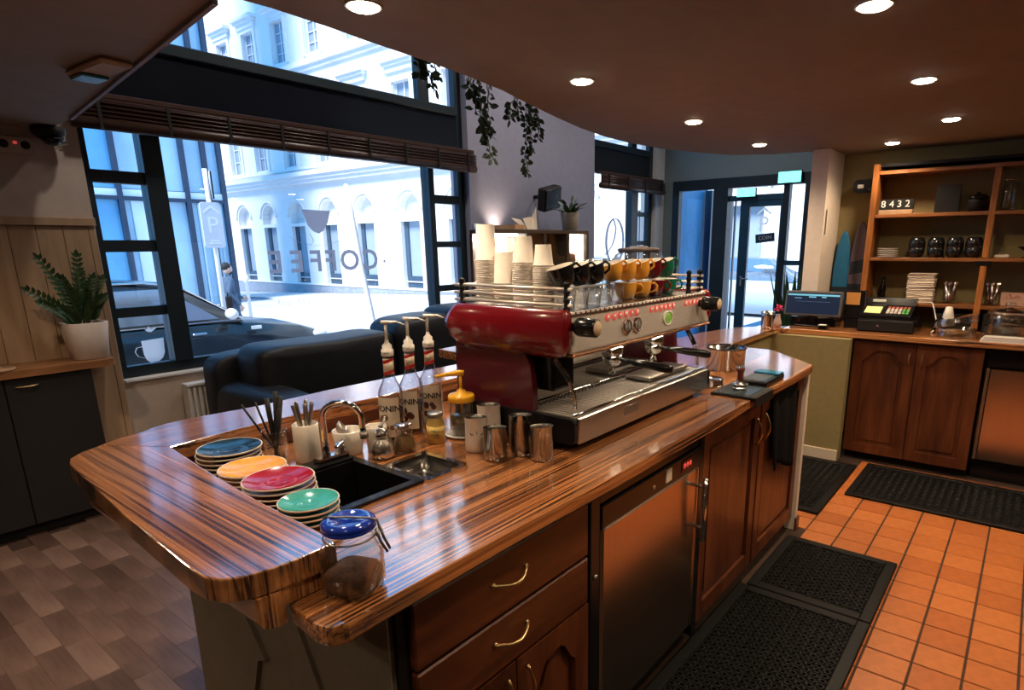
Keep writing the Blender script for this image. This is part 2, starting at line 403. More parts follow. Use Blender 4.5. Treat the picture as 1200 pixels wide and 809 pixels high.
# terracotta tiles on the staff side
TX, TY, TP, TQ = 2.4765, 0.0015, 0.1475, 0.157
tb = [mesh_obj('tile', MB().box(-.070, .070, -.0745, .0745, -.006, .0, .002), m, Matrix()) for m in tile_m]
for o in tb: o.parent = fl
first = {0: tb[0], 1: tb[1], 2: tb[2]}; used = set()
for i in range(-6, 15):
    for j in range(-6, 9):
        x = TX + (i + .5) * TP; y = TY + (j + .5) * TQ
        if x > 4.62 or x < 1.62: continue
        if y > 0.86 and x < 3.24: continue
        if y > 0.82 and x > 4.45: continue
        if x > 4.48 and y < 0.9: continue
        k = rnd.choice((0, 0, 1, 2))
        o = first[k] if k not in used else first[k].copy()
        if k in used: COL.objects.link(o); o.parent = fl
        used.add(k); o.location = (x, y, 0.0)
# parquet on the customer side, blocks running towards the window
pl = [mesh_obj('parquet_block', MB().box(-.0438, .0438, -.1597, .1597, -.006, 0.002, .0004), m, Matrix()) for m in plank_m]
pu = set()
for o in pl: o.parent = fl
for i in range(25):
    off = rnd.uniform(0, .32)
    for j in range(10):
        x = -0.72 + i * 0.088; y = 1.26 + off + j * 0.32
        if y > 4.1 or (x > .52 and y < 1.96): continue
        k = rnd.choice((0, 0, 0, 1, 1, 2, 3))
        o = pl[k] if k not in pu else pl[k].copy()
        if k in pu: COL.objects.link(o); o.parent = fl
        pu.add(k); o.location = (x, y, 0.0)

# ceiling with the curved opening before the windows
void = [(1.16, 4.35), (1.147, 3.88), (0.903, 1.803), (0.93, 1.755), (1.022, 1.750), (1.20, 1.762), (1.352, 1.783), (1.60, 1.806), (1.833, 1.836), (2.10, 1.888), (2.373, 1.969), (2.70, 2.06), (3.018, 2.137), (3.35, 2.19), (3.678, 2.200), (4.061, 2.152), (4.40, 2.04), (4.671, 1.908), (4.821, 1.673), (4.878, 1.416)]
ce = MB().prism([(-2.6, -2.6), (5.3, -2.6), (5.3, 1.416)] + void[::-1] + [(-2.6, 4.35)], CEIL, CEIL + 0.28)
struct('ceiling', ce, ceil_m)
struct('ceiling_upper', MB().box(-2.6, 8.35, -2.6, 4.6, 3.9, 4.05), white_p)
tr = MB()
for (a, b) in zip(void[1:2], void[2:3]):
    p, q = Vector((*a, 0)), Vector((*b, 0)); d = (q - p).normalized(); n = Vector((-d.y, d.x, 0)) * -1
    tr.prism([(p.x, p.y), (q.x, q.y), (q.x - n.x * -.014, q.y - n.y * -.014), (p.x - n.x * -.014, p.y - n.y * -.014)], CEIL - .012, CEIL + .0)
struct('trim_1', tr, violet)

# walls
struct('wall_left', MB().box(-2.6, 1.295, 4.35, 4.5, 0, 3.9), plaster)
struct('wall_rear', MB().box(-2.75, -2.6, -2.75, 4.5, -.1, 3.95), plaster)
struct('wall_right', MB().box(-2.6, 5.3, -2.75, -2.6, -.1, 3.95), olive)
struct('wall_back', MB().box(5.22, 5.35, -2.6, 1.33, 0, CEIL), olive)
struct('pillar', MB().box(4.80, 5.35, 1.262, 1.375, 0, CEIL), cream)
struct('wall_upper', MB().box(5.3, 5.4, -2.6, 1.4, CEIL, 3.95), white_p)
struct('wall_side', MB().box(5.35, 8.3, 1.30, 1.42, -.1, 3.95), white_p)
# window wall: sill wall, pier between the windows, end pieces
wf = MB().box(1.295, 4.34, 4.35, 4.52, 0, 0.70).box(6.44, 7.98, 4.35, 4.52, 0, 0.70)
struct('wall_front', wf, plaster)
struct('wall_pier', MB().box(4.34, 6.44, 4.35, 4.60, 0, 3.9), violet)
struct('wall_corner', MB().box(7.98, 8.35, 4.35, 4.60, 0, 3.9), white_p)
struct('trim_2', MB().box(1.30, 4.34, 4.335, 4.42, 0.70, 0.712).box(6.44, 7.98, 4.335, 4.42, 0.70, 0.712), white_p)

WY = 4.45
def frame_window(name, x0, x1, za, zb, posts, bars, upposts, side_l, side_r, fascia):
    root = MB().box(x0, x1, WY - .03, WY + .03, za, za + .07)
    w_ = struct(name, root, frame_m, None, (x0, WY, za))
    part('frame', MB().box(x0, x0 + .05, WY - .03, WY + .03, za + .07, zb), frame_m, w_)
    part('frame', MB().box(x1 - .10, x1, WY - .03, WY + .03, za + .07, zb), frame_m, w_)
    for (a, b) in posts: part('mullion', MB().box(a, b, WY - .05, WY + .05, za + .07, 2.34), frame_m, w_)
    for (xa, xb, z0, z1) in bars: part('glazing_bar', MB().box(xa, xb, WY - .03, WY + .03, z0, z1), frame_m, w_)
    part('fascia', MB().box(x0 + .05, x1 - .1, WY - .04, WY + .03, 2.34, 2.64), fascia_m, w_)
    part('transom', MB().box(x0 + .05, x1 - .1, WY - .07, WY + .05, 2.64, 2.71, .006), frame_m, w_)
    for (a, b) in upposts: part('mullion', MB().box(a, b, WY - .03, WY + .03, 2.71, zb), frame_m, w_)
    part('frame', MB().box(x0, x1, WY - .03, WY + .03, zb, zb + .08), frame_m, w_)
    xs = [x0 + .05] + [v for p in posts for v in p] + [x1 - .10]
    for i in range(0, len(xs), 2):
        part('pane', MB().box(xs[i], xs[i + 1], WY - .003, WY + .003, za + .07, 2.34), window_glass, w_)
    xs = [x0 + .05] + [v for p in upposts for v in p] + [x1 - .10]
    for i in range(0, len(xs), 2):
        part('pane', MB().box(xs[i], xs[i + 1], WY - .003, WY + .003, 2.71, zb), window_glass, w_)
    return w_
b1 = [(1.345, 1.62, 1.88, 1.951), (1.345, 1.62, 1.481, 1.551), (1.345, 1.62, 1.087, 1.146), (3.945, 4.25, 1.873, 1.948), (3.945, 4.25, 1.483, 1.538), (3.945, 4.25, 1.08, 1.136)]
win1 = frame_window('window_1', 1.295, 4.36, 0.712, 3.8, [(1.62, 1.73), (3.885, 3.945)], b1, [(3.84, 3.96)], None, None, True)
b2 = [(7.57, 7.87, 1.86, 1.917), (7.57, 7.87, 1.48, 1.535), (7.57, 7.87, 1.08, 1.136)]
win2 = frame_window('window_2', 6.44, 7.98, 0.712, 3.8, [(7.41, 7.57)], b2, [(7.41, 7.54)], None, None, True)

# white decals stuck on the panes
def vinyl(name, col, clear):
    '''translucent film: daylight comes through it from the street'''
    m, nt, b = new_mat(name); nt.nodes.remove(b); out = nt.nodes['Material Output']
    a = nt.nodes.new('ShaderNodeBsdfTranslucent'); a.inputs[0].default_value = (*col, 1)
    d = nt.nodes.new('ShaderNodeBsdfDiffuse'); d.inputs[0].default_value = (*col, 1)
    t = nt.nodes.new('ShaderNodeBsdfTransparent'); x1 = nt.nodes.new('ShaderNodeMixShader'); x2 = nt.nodes.new('ShaderNodeMixShader')
    x1.inputs[0].default_value = .35; x2.inputs[0].default_value = clear
    nt.links.new(a.outputs[0], x1.inputs[1]); nt.links.new(d.outputs[0], x1.inputs[2]); nt.links.new(x1.outputs[0], x2.inputs[1]); nt.links.new(t.outputs[0], x2.inputs[2]); nt.links.new(x2.outputs[0], out.inputs[0])
    return m
frost = vinyl('frosted_decal', (0.60, 0.58, 0.64), .15)
frost_w = vinyl('white_decal', (0.95, 0.95, 0.95), .05)
GY = WY - .0055
dl = MB()
for ch, x in (('C', 3.235), ('O', 3.035), ('F', 2.865), ('F', 2.735), ('E', 2.575), ('E', 2.405)):
    lettering(dl, ch, 0.225, (x, GY, 1.385), (1, 0, 0), (0, 0, 1), .0006, mirror=True, fat=.004)
dl.lathe([(0.012, -.0006), (0.012, .0006)], n=10, X=Matrix.Translation((3.375, GY, 1.375)) @ Matrix.Rotation(math.pi / 2, 4, 'X'))
part('lettering', dl, frost, win1, 'grey mirrored window lettering')
cu = MB().prism([(2.655, 1.775), (2.895, 1.770), (2.865, 1.68), (2.82, 1.62), (2.78, 1.60), (2.735, 1.615), (2.69, 1.66)], -.0006, .0006, X=XZ(GY))
cu.tube([(2.66, GY, 1.70), (2.635, GY, 1.715), (2.62, GY, 1.70), (2.635, GY, 1.672), (2.668, GY, 1.67)], .006, 6, flat=.2)
cu.tube([(2.53, GY, 1.575), (2.62, GY, 1.53), (2.72, GY, 1.51), (2.85, GY, 1.515), (2.97, GY, 1.55), (3.03, GY, 1.58)], .004, 6, flat=.2)
cu.tube([(2.70, GY, 1.60), (2.73, GY, 1.55), (2.71, GY, 1.52), (2.66, GY, 1.525)], .004, 6, flat=.2)
part('cup_logo', cu, frost, win1, 'grey cup logo with a saucer line')
sc = MB()
for (xa, xb, zz) in ((2.76, 3.33, 1.165), (2.20, 2.72, 1.085)):       # handwriting, too small to read
    x = xa
    while x < xb:
        L = rnd.uniform(.07, .15); pts = []
        for k in range(int(L / .008)):
            pts.append((x + k * .008 + .006 * math.sin(k * 1.9), GY, zz + .014 * math.sin(k * 1.45) + (.022 if rnd.random() < .12 else 0)))
        if len(pts) > 2: sc.tube(pts, .0022, 4, flat=.25)
        x += L + .035
part('handwriting', sc, frost_w, win1, kind='stuff')
WD = Matrix.Translation((0, 0, -.055))
wc = MB().prism([(1.455, .985), (1.585, .992), (1.58, .90), (1.565, .865), (1.54, .845), (1.49, .84), (1.47, .86), (1.458, .90)], -.0006, .0006, X=XZ(GY))
wc.tube([(1.46, GY, .95), (1.425, GY, .945), (1.412, GY, .92), (1.425, GY, .89), (1.465, GY, .872)], .008, 6, flat=.1)
wc.prism([(1.485, 1.055), (1.50, 1.04), (1.52, 1.035), (1.555, 1.06), (1.54, 1.06), (1.52, 1.055), (1.51, 1.075), (1.50, 1.055)], -.0006, .0006, X=XZ(GY))
wc = MB().add(wc.v, wc.f, X=WD)
part('cup_decal', wc, frost_w, win1, 'white coffee cup decal')
bl = MB(); ring = [(7.065 + .21 * math.cos(a * .2618), GY, 1.53 + .29 * math.sin(a * .2618)) for a in range(25)]
bl.tube(ring, .018, 6, flat=.15)
bl.tube([(7.02, GY, 1.82), (7.09, GY, 1.70), (7.06, GY, 1.58), (7.0, GY, 1.48), (6.93, GY, 1.42), (6.83, GY, 1.36)], .012, 6, flat=.15)
part('bean_logo', bl, frost, win2, 'grey coffee bean outline logo')

# bamboo roller blinds over the windows
def blind(x0, x1, label):
    t = thing('bamboo_blind', label, 'blind', (x0, 4.33, 2.145), group='rolled bamboo blinds')
    part('headrail', MB().box(x0, x1, 4.26, 4.34, 2.315, 2.345, .004), bamboo, t)
    sl = MB()
    for k in range(9): sl.cyl((x0, 4.25 - .012 * (k % 2), 2.30 - k * .0115), (x1, 4.25 - .012 * (k % 2), 2.30 - k * .0115), .0068, 6)
    part('slats', sl, bamboo, t, kind='stuff')
    part('backing', MB().box(x0 + .01, x1 - .01, 4.262, 4.27, 2.19, 2.315), bamboo, t)
    part('roll', MB().tube([(x0, 4.262, 2.182), (x1, 4.262, 2.182)], .036, 14), bamboo, t)
    bn = MB(); n = max(3, int((x1 - x0) / .34))
    for k in range(n):
        x = x0 + .12 + (x1 - x0 - .24) * k / (n - 1); bn.box(x, x + .018, 4.222, 4.232, 2.15, 2.315)
    part('ladder_tape', bn, black_matt, t, kind='stuff')
    return t
blind(1.25, 4.33, 'long dark bamboo blind rolled up across the large left window')
blind(6.45, 8.02, 'short dark bamboo blind rolled up over the narrow window beside the door')
ch = MB(); 
for k in range(74):
    ch.ball((3.712, 4.30, 2.16 - k * .0155), .0072, 6, 4)
solo('blind_chain', ch, M('grey_brown_beads', (.16, .12, .11), .4, var=.3, scale=90), 'fine beaded pull chain hanging beside the large window post', 'chain', (3.712, 4.30, .95))

# door wall with the glazed entrance
DX = 8.2
struct('wall_door', MB().box(DX, DX + .12, 1.42, 4.35, 2.33, 3.9).box(DX, DX + .12, 4.20, 4.35, -.02, 2.33).box(DX, DX + .12, 1.42, 2.30, -.02, 2.33), M('teal_grey_paint', (0.15, 0.19, 0.20), 0.8, var=.05))
door_flare = M('blue_flare_door_paint', (0.008, 0.045, 0.085), 0.35, var=.15, scale=8)  # blue flare over the door frames is put into this colour
d1 = struct('door_1', MB().box(DX - .02, DX + .10, 2.30, 4.20, 2.20, 2.33), frame_m, None, (DX, 3.2, 0))
def dbox(nm, x0, x1, y0, y1, z0, z1, m=None, par=None): return part(nm, MB().box(x0, x1, y0, y1, z0, z1), m or (door_flare if nm not in ('post', 'frame') else frame_m), par or d1)
dbox('frame', DX - .02, DX + .08, 4.10, 4.20, 0, 2.20); dbox('post', DX - .06, DX + .10, 3.375, 3.575, 0, 2.20)
dbox('post', DX - .02, DX + .08, 2.585, 2.66, 0, 2.20); dbox('frame', DX - .02, DX + .08, 2.30, 2.40, 0, 2.20)
dbox('pane', DX + .03, DX + .038, 3.575, 4.10, 0.02, 2.20, window_glass); dbox('pane', DX + .03, DX + .038, 2.40, 2.585, 0.02, 2.20, window_glass)
dbox('glazing_bar', DX - .01, DX + .06, 2.40, 2.585, 1.21, 1.27)
dbox('transom', DX - .01, DX + .06, 2.66, 3.375, 2.03, 2.10); dbox('pane', DX + .03, DX + .038, 2.66, 3.375, 2.10, 2.20, window_glass)
dbox('door_stile', DX + .0, DX + .05, 3.09, 3.215, 0.02, 2.03); dbox('door_stile', DX + .0, DX + .05, 2.66, 2.69, 0.02, 2.03)
dbox('door_rail', DX + .0, DX + .05, 2.69, 3.09, 1.95, 2.03); dbox('door_rail', DX + .0, DX + .05, 2.69, 3.09, 0.02, 0.25)
dbox('pane', DX + .02, DX + .028, 2.69, 3.09, 0.25, 1.95, window_glass); dbox('pane', DX + .02, DX + .028, 3.215, 3.375, 0.02, 2.03, window_glass)
dbox('sash', DX + .01, DX + .05, 3.285, 3.30, .02, 2.03)
part('door_handle', MB().cyl((DX - .04, 3.15, 1.03), (DX - .04, 3.03, 1.03), .011, 8).cyl((DX - .04, 3.15, 1.03), (DX, 3.15, 1.03), .011, 8).box(DX - .012, DX, 3.135, 3.165, .93, 1.06), chrome, d1)
# vestibule behind the glass on the left
blue_m = M('blue_vestibule_paint', (0.02, 0.22, 0.42), 0.5, var=.1, scale=6)
ve = MB().box(9.85, 9.93, 3.62, 5.4, -.1, 2.2)
struct('wall_vestibule', MB().box(8.32, 9.7, 4.36, 4.44, -.1, 2.5), blue_m)
dbox('side_post', 9.55, 9.66, 4.22, 4.33, 0, 2.3); dbox('side_post', 9.55, 9.66, 3.90, 3.98, 0, 2.2)
sg = thing('door_sign', 'small dark tilted sign with white letters hanging on the glazed entrance door', 'sign', (DX - .015, 2.86, 1.50))
sgm = MB().box(-.006, 0, -.125, .125, -.055, .055, .002)
XS = Matrix.Translation((DX - .012, 2.857, 1.555)) @ Matrix.Rotation(math.radians(-6), 4, 'X')
sgm2 = MB().add(sgm.v, sgm.f, X=XS); part('board', sgm2, M('dark_blue_board', (0.01, 0.03, 0.07), .5, var=0), sg)
lt = MB(); lettering(lt, 'COIN', .068, (-.0075, 0, 0), (0, -1, 0), (0, 0, 1), .0006); lt2 = MB().add(lt.v, lt.f, X=XS)
part('lettering', lt2, frost_w, sg)
part('cord', MB().cyl((DX - .013, 2.857, 1.60), (DX - .013, 2.87, 1.95), .0015, 5), black_m, sg)
dc = MB(); lettering(dc, 'P', .27, (DX + .0165, 2.90, 1.72), (0, -1, 0), (0, 0, 1), .0006)
dc.prism([(2.99, 1.84), (2.90, 1.91), (2.81, 1.84), (2.81, 1.87), (2.90, 1.945), (2.99, 1.87)], -.0006, .0006, X=YZ(DX + .0165))
part('lettering', dc, frost_w, d1)
def exit_sign(y0, y1, z0, z1, x, label):
    t = thing('exit_sign', label, 'sign', (x, (y0 + y1) / 2, z0), group=None)
    part('housing', MB().box(x, x + .04, y0 - .008, y1 + .008, z0 - .008, z1 + .008, .003), black_m, t)
    part('lit_face', MB().box(x - .012, x - .001, y0, y1, z0, z1, .002), exit_m, t)
exit_sign(2.445, 2.72, 2.215, 2.345, DX - .075, 'green lit exit sign high above the right side of the entrance')
exit_sign(3.0, 3.245, 2.075, 2.172, DX - .075, 'smaller green lit exit sign on the bar over the entrance door')

# downlights of the room; some are behind the camera, the last three unseen fill added for the bar end
ring_m = M('white_lamp_ring', (0.75, 0.7, 0.62), 0.4, var=.02)
DL = [(1.165, 1.54, 'downlight at the upper end of the row beside the ceiling opening', 1), (2.182, 1.537, 'second downlight along the ceiling opening, above the coffee machine', 1), (3.254, 1.563, 'third downlight along the ceiling opening', 1), (4.274, 1.574, 'downlight nearest the entrance in the row along the ceiling opening', 1),
      (2.041, .457, 'downlight over the tiled passage nearest the camera', 1), (3.058, .469, 'middle downlight over the tiled passage', 1), (4.097, .476, 'far downlight over the tiled passage near the shelving', 1), (4.796, .874, 'small downlight close to the back wall above the till', 1),
      (1.0, .45, '', 0), (0.1, 1.54, '', 0), (0.0, .45, '', 0), (1.9, -.75, '', 0), (3.2, -.75, '', 0), (0.45, 3.1, '', 0), (4.4, -.75, '', 0), (-1.1, 1.54, '', 0), (-1.1, .3, '', 0), (-1.0, 3.1, '', 0)]
LP = 40.0
for (x, y, lb, vis) in DL:
    if vis:
        t = thing('downlight', lb, 'lamp', (x, y, CEIL), group='recessed downlights')
        part('trim_ring', MB().ring([(.040, -.001), (.052, -.001), (.050, -.006), (.040, -.004)], (x, y, CEIL), 20), ring_m, t)
        part('lamp_glass', MB().lathe([(.0, -.0015), (.041, -.0015), (.036, -.010), (.0, -.013)], (x, y, CEIL), 16), bulb, t)
    spot('downlight_and_fill_beam', x, y, CEIL - .03, LP * (.7 if x > 4.7 else .4 if x < -.9 else .5 if ((y < .5 and x < 1.1) or (x == .1)) else 1.0))

# fill spots added unseen above the ceiling opening to brighten the walls; no fixtures
for (x, y) in ((1.6, 3.1), (3.2, 3.3), (4.9, 3.4), (6.6, 3.0)):
    spot('upper_fill_spot', x, y, 3.80, 75.0, (1.0, .90, .80), 150, .8, None, .08)
t = thing('wall_uplight', 'small black uplight on the violet wall behind the display cabinet', 'lamp', (4.66, 4.30, 1.58))
part('bowl', MB().lathe([(0, 0), (.03, 0), (.045, .05), (.042, .05), (.027, .004), (0, .004)], (4.66, 4.27, 1.56), 18), black_matt, t)
part('bracket', MB().box(4.65, 4.67, 4.312, 4.349, 1.575, 1.595), black_matt, t)
spot('uplight_beam', 4.66, 4.26, 1.60, 15.0, (1.0, .78, .58), 110, .9, (4.66, 4.30, 2.3), .03)
# ------------------------------------------------------------------ the bar
def wavy(x0, x1, y, amp, n, ph=0.0):
    return [(x0 + (x1 - x0) * i / n, y + amp * (math.sin(3.1 * (x0 + (x1 - x0) * i / n) + ph) + .6 * math.sin(8.3 * (x0 + (x1 - x0) * i / n) + ph))) for i in range(n + 1)]
SINK = (0.735, 0.965, 1.20, 1.545); PAN = (0.985, 1.125, 1.19, 1.362)
top_out = [(.462, .94), (.455, .86), (.462, .826), (.49, .812)] + wavy(.55, 3.12, .815, .0035, 40) + [(3.18, .822), (3.215, .845), (3.30, .925), (3.50, 1.12), (3.525, 1.17), (3.525, 1.42), (4.40, 1.425), (4.462, 1.40), (4.60, 1.40), (4.60, 1.45), (4.34, 1.69), (3.90, 1.795), (.60, 1.795), (.56, 1.60), (.50, .98)]
def rect(x0, x1, y0, y1): return [(x0, y0), (x1, y0), (x1, y1), (x0, y1)]
wt = thing('bar_worktop', 'long glossy striped wooden bar worktop with sink cut into it', 'worktop', (.46, .81, .86))
tp = MB().prism_h(top_out, [rect(*SINK), rect(*PAN)], .862, .90)
to = part('worktop_slab', tp, zebra_x, wt)
def edge_round(o, wdt, skip=()):
    '''round the upper and lower rims of a slab, except along the listed joints'''
    me = o.data; at = me.attributes.new('bevel_weight_edge', 'FLOAT', 'EDGE'); off = o.matrix_basis.translation + (W[o].translation if o.parent else Vector())
    for e in me.edges:
        a, b_ = (me.vertices[i].co + off for i in e.vertices)
        ok = abs(a.z - b_.z) < 1e-5
        for (p, q) in skip:
            d = Vector((q[0] - p[0], q[1] - p[1])); n = Vector((-d.y, d.x)).normalized()
            if all(abs((Vector((v.x, v.y)) - Vector(p)).dot(n)) < .006 for v in (a, b_)): ok = False
        at.data[e.index].value = 1.0 if ok else 0.0
    m = o.modifiers.new('edge', 'BEVEL'); m.width = wdt; m.segments = 3; m.limit_method = 'WEIGHT'
def bevmod(o, wdt, seg=2):
    m = o.modifiers.new('edge', 'BEVEL'); m.width = wdt; m.segments = seg; m.limit_method = 'ANGLE'; m.angle_limit = math.radians(50)
bevmod(to, .006)
# raised ledge: slab across the near end and strip along the customer side
lg = thing('bar_ledge', 'thick raised striped wooden ledge with live edge round the customer side of bar', 'ledge', (.36, .94, .90))
end = [(.610, 1.785), (.50, 1.962), (.450, 1.934), (.415, 1.895), (.402, 1.85), (.394, 1.75), (.382, 1.55), (.368, 1.36), (.360, 1.18), (.355, 1.06), (.358, 1.005), (.372, .972), (.40, .951), (.44, .940), (.50, .935), (.556, .936), (.560, .945), (.565, 1.03), (.566, 1.12), (.570, 1.25), (.578, 1.39), (.588, 1.54), (.602, 1.69)]
edge_round(part('end_slab', MB().prism(end, .935, .98), zebra_y, lg), .0035, [((.610, 1.785), (.50, 1.962))])
strip = [(.611, 1.788), (.80, 1.808), (1.05, 1.812), (1.28, 1.795), (1.70, 1.80), (3.6, 1.80), (3.6, 2.40), (2.12, 2.40), (2.08, 2.04), (1.9, 2.018), (1.55, 2.035), (1.23, 2.041), (.985, 2.025), (.79, 2.048), (.70, 2.048), (.655, 2.035), (.625, 2.012), (.575, 2.002), (.501, 1.964)]
edge_round(part('ledge_strip', MB().prism(strip, .935, .98), zebra_x, lg), .0035, [((.611, 1.788), (.501, 1.964))])
blk = [(.405, .934), (.405, .894), (.412, .880), (.425, .872), (.44, .869), (.4545, .869), (.4545, .902), (.555, .902), (.555, .934)]
part('ledge_support', MB().prism(blk, .942, 1.76, X=XZ(0)), zebra_y, lg)
ub = MB().box(.62, 3.55, 1.802, 1.83, .90, .9345)
part('ledge_support', ub, cherry_x, lg)
# body panels
bb = thing('bar_island', 'greige painted bar base with carved end panel under the striped ledge', 'bar base', (.6, .87, 0))
part('end_panel', MB().box(.60, .612, .868, 1.80, 0, .86), greige, bb)
part('carved_relief', MB().prism([(1.76, .62), (1.50, .70), (1.36, .52), (1.40, .50), (1.48, .30), (1.40, .30), (1.52, .05), (1.78, .05)], .588, .5995, X=YZ(0)), greige, bb)
part('carved_relief', MB().prism([(1.40, .84), (1.26, .84), (1.12, .55), (1.17, .47), (1.22, .55), (1.26, .70), (1.34, .66)], .590, .5995, X=YZ(0)), greige, bb)
part('side_panel', MB().box(.612, 3.50, 1.785, 1.80, 0, .86), greige, bb)
part('end_post', MB().box(3.165, 3.20, .835, .885, .0, .862), cream, bb)
part('end_panel', MB().prism([(3.185, .885), (3.50, 1.19), (3.50, 1.42), (3.47, 1.42), (3.47, 1.20), (3.165, .885)], 0, .86), cherry_z, bb)
part('skirting', MB().box(3.16, 3.212, .825, .834, 0, .07), cherry_x, bb)
struct('wall_counter', MB().box(3.50, 4.44, 1.45, 1.55, 0, .86).box(4.44, 4.52, .925, 1.55, 0, .86), olive)
struct('baseboard_counter', MB().box(4.425, 4.44, .93, 1.44, 0, .075).box(3.51, 4.425, 1.436, 1.45, 0, .075), cream)

def cath(x0, x1, z0, z1, rise=.075):
    """arched door panel outline, in (along, up)"""
    w_ = x1 - x0; zs = z1 - rise
    return [(x0, z0), (x1, z0), (x1, zs), (x1 - w_ * .10, zs + rise * .18), (x1 - w_ * .26, zs + rise * .82), (x1 - w_ * .36, z1), (x0 + w_ * .36, z1), (x0 + w_ * .26, zs + rise * .82), (x0 + w_ * .10, zs + rise * .18), (x0, zs)]
def shrink(o, d):
    cx = sum(p[0] for p in o) / len(o); cy = (max(p[1] for p in o) + min(p[1] for p in o)) / 2
    hx = (max(p[0] for p in o) - min(p[0] for p in o)) / 2; hy = (max(p[1] for p in o) - min(p[1] for p in o)) / 2
    return [(cx + (p[0] - cx) * (hx - d) / hx, cy + (p[1] - cy) * (hy - d) / hy) for p in o]
def cab_door(par, a0, a1, z0, z1, f, X, sgn, flat=False):
    """frame-and-panel door; X maps (along, up, depth)"""
    out = [(a0, z0), (a1, z0), (a1, z1), (a0, z1)]
    hole = cath(a0 + .06, a1 - .06, z0 + .065, z1 - .06) if not flat else rect(a0 + .06, a1 - .06, z0 + .065, z1 - .06)
    d = part('door', MB().prism_h(out, [hole], f, f + sgn * .02, X), cherry_z, par)
    part('door_panel', MB().prism(hole, f + sgn * -.002, f + sgn * .004, X).prism(shrink(hole, .028), f, f + sgn * .013, X), cherry_z, d)
    return d
def bow(p0, p1, out, rise, r=.0045, n=9):
    p0, p1, out = Vector(p0), Vector(p1), Vector(out)
    return [p0 + (p1 - p0) * (i / n) + out * (rise * math.sin(math.pi * i / n)) for i in range(n + 1)]
# drawer unit at the near end
F = .85
du = thing('drawer_cabinet', 'reddish wooden cupboard with two drawers and arched doors at near end of bar', 'cabinet', (.93, 1.2, 0))
part('carcass', MB().box(.638, 1.228, .862, 1.16, .09, .86), cherry_z, du)
part('side_panel', MB().box(.613, .637, .856, 1.16, 0, .86), black_matt, du)
part('plinth', MB().box(.64, 1.228, .90, .92, 0, .09), black_matt, du)
for (z0, z1) in ((.695, .845), (.556, .688)):
    d = part('drawer', MB().box(.640, 1.225, .84, .861, z0, z1, .004), cherry_x, du)
    zz = (z0 + z1) / 2 + .012
    hb = MB().tube(bow((.855, .836, zz), (.968, .836, zz), (0, -1, -.35), .024), .0042, 8)
    hb.cyl((.857, .842, zz), (.857, .833, zz), .006, 8).cyl((.966, .842, zz), (.966, .833, zz), .006, 8)
    part('handle', hb, brass, d)
for (a, b, hx) in ((.640, .926, .893), (.930, 1.225, .962)):
    d = cab_door(du, a, b, .10, .550, -.860, Matrix(((1, 0, 0, 0), (0, 0, -1, 0), (0, 1, 0, 0), (0, 0, 0, 1))), 1)
    part('handle', MB().tube(bow((hx, .836, .52), (hx, .836, .42), (0, -1, 0), .022), .0042, 8), brass, d)
# under-counter fridge
fr = thing('undercounter_fridge', 'steel door bar fridge with black control strip between drawers and cupboard', 'fridge', (1.58, 1.2, 0))
part('cabinet', MB().box(1.235, 1.955, .875, 1.62, .05, .858), black_m, fr)
part('frame', MB().box(1.237, 1.285, .842, .875, .05, .855, .004), black_m, fr)
part('frame', MB().box(1.915, 1.955, .842, .875, .05, .855, .004), black_m, fr)
part('frame', MB().box(1.286, 1.914, .846, .875, .815, .855, .003), black_m, fr)
cs = part('control_strip', MB().box(1.287, 1.913, .838, .875, .742, .813, .004), black_m, fr)
part('digital_display', MB().box(1.765, 1.84, .8355, .838, .762, .800), M('red_dark_display', (.05, .004, .004), .2, var=0), cs)
dg = MB()
for i, x in enumerate((1.782, 1.803, 1.824)): dg.lathe([(.009, 0), (.009, .001)], n=10, X=Matrix.Translation((x, .8352, .781)) @ Matrix.Rotation(math.pi / 2, 4, 'X'))
part('display_segment', dg, red_led, cs, kind='stuff')
part('sticker', MB().box(1.655, 1.693, .8365, .838, .760, .803), label_m, cs)
part('button', MB().cyl((1.575, .84, .772), (1.575, .835, .772), .008, 12), brass, cs)
dr = part('door', MB().box(1.302, 1.905, .846, .873, .10, .738, .008), fridge_st, fr)
part('handle', MB().tube([(1.893, .807, .705), (1.893, .807, .47)], .0095, 10).cyl((1.893, .807, .675), (1.893, .85, .675), .0065, 8).cyl((1.893, .807, .52), (1.893, .85, .52), .0065, 8), chrome, dr)
part('door_edge', MB().box(1.906, 1.912, .842, .873, .10, .738), steel, fr)
part('lock', MB().cyl((1.262, .846, .61), (1.262, .838, .61), .008, 10), steel_d, fr)
part('kick_plate', MB().box(1.24, 1.95, .89, .90, .0, .06), black_m, fr)
# two-door cupboard
dc_ = thing('door_cabinet', 'reddish wooden cupboard with two panelled doors under the far end of bar', 'cabinet', (2.56, 1.2, 0))
part('carcass', MB().box(1.962, 3.160, .876, 1.62, .07, .858), cherry_z, dc_)
part('plinth', MB().box(1.97, 3.16, .91, .93, 0, .07), black_matt, dc_)
FM = Matrix(((1, 0, 0, 0), (0, 0, -1, 0), (0, 1, 0, 0), (0, 0, 0, 1)))
for (a, b, hx) in ((1.966, 2.545, 2.50), (2.565, 3.156, 2.605)):
    d = cab_door(dc_, a, b, .075, .845, -.873, FM, 1, True)
    part('handle', MB().tube(bow((hx, .849, .775), (hx, .849, .655), (0, -1, 0), .024), .0045, 8), brass, d)
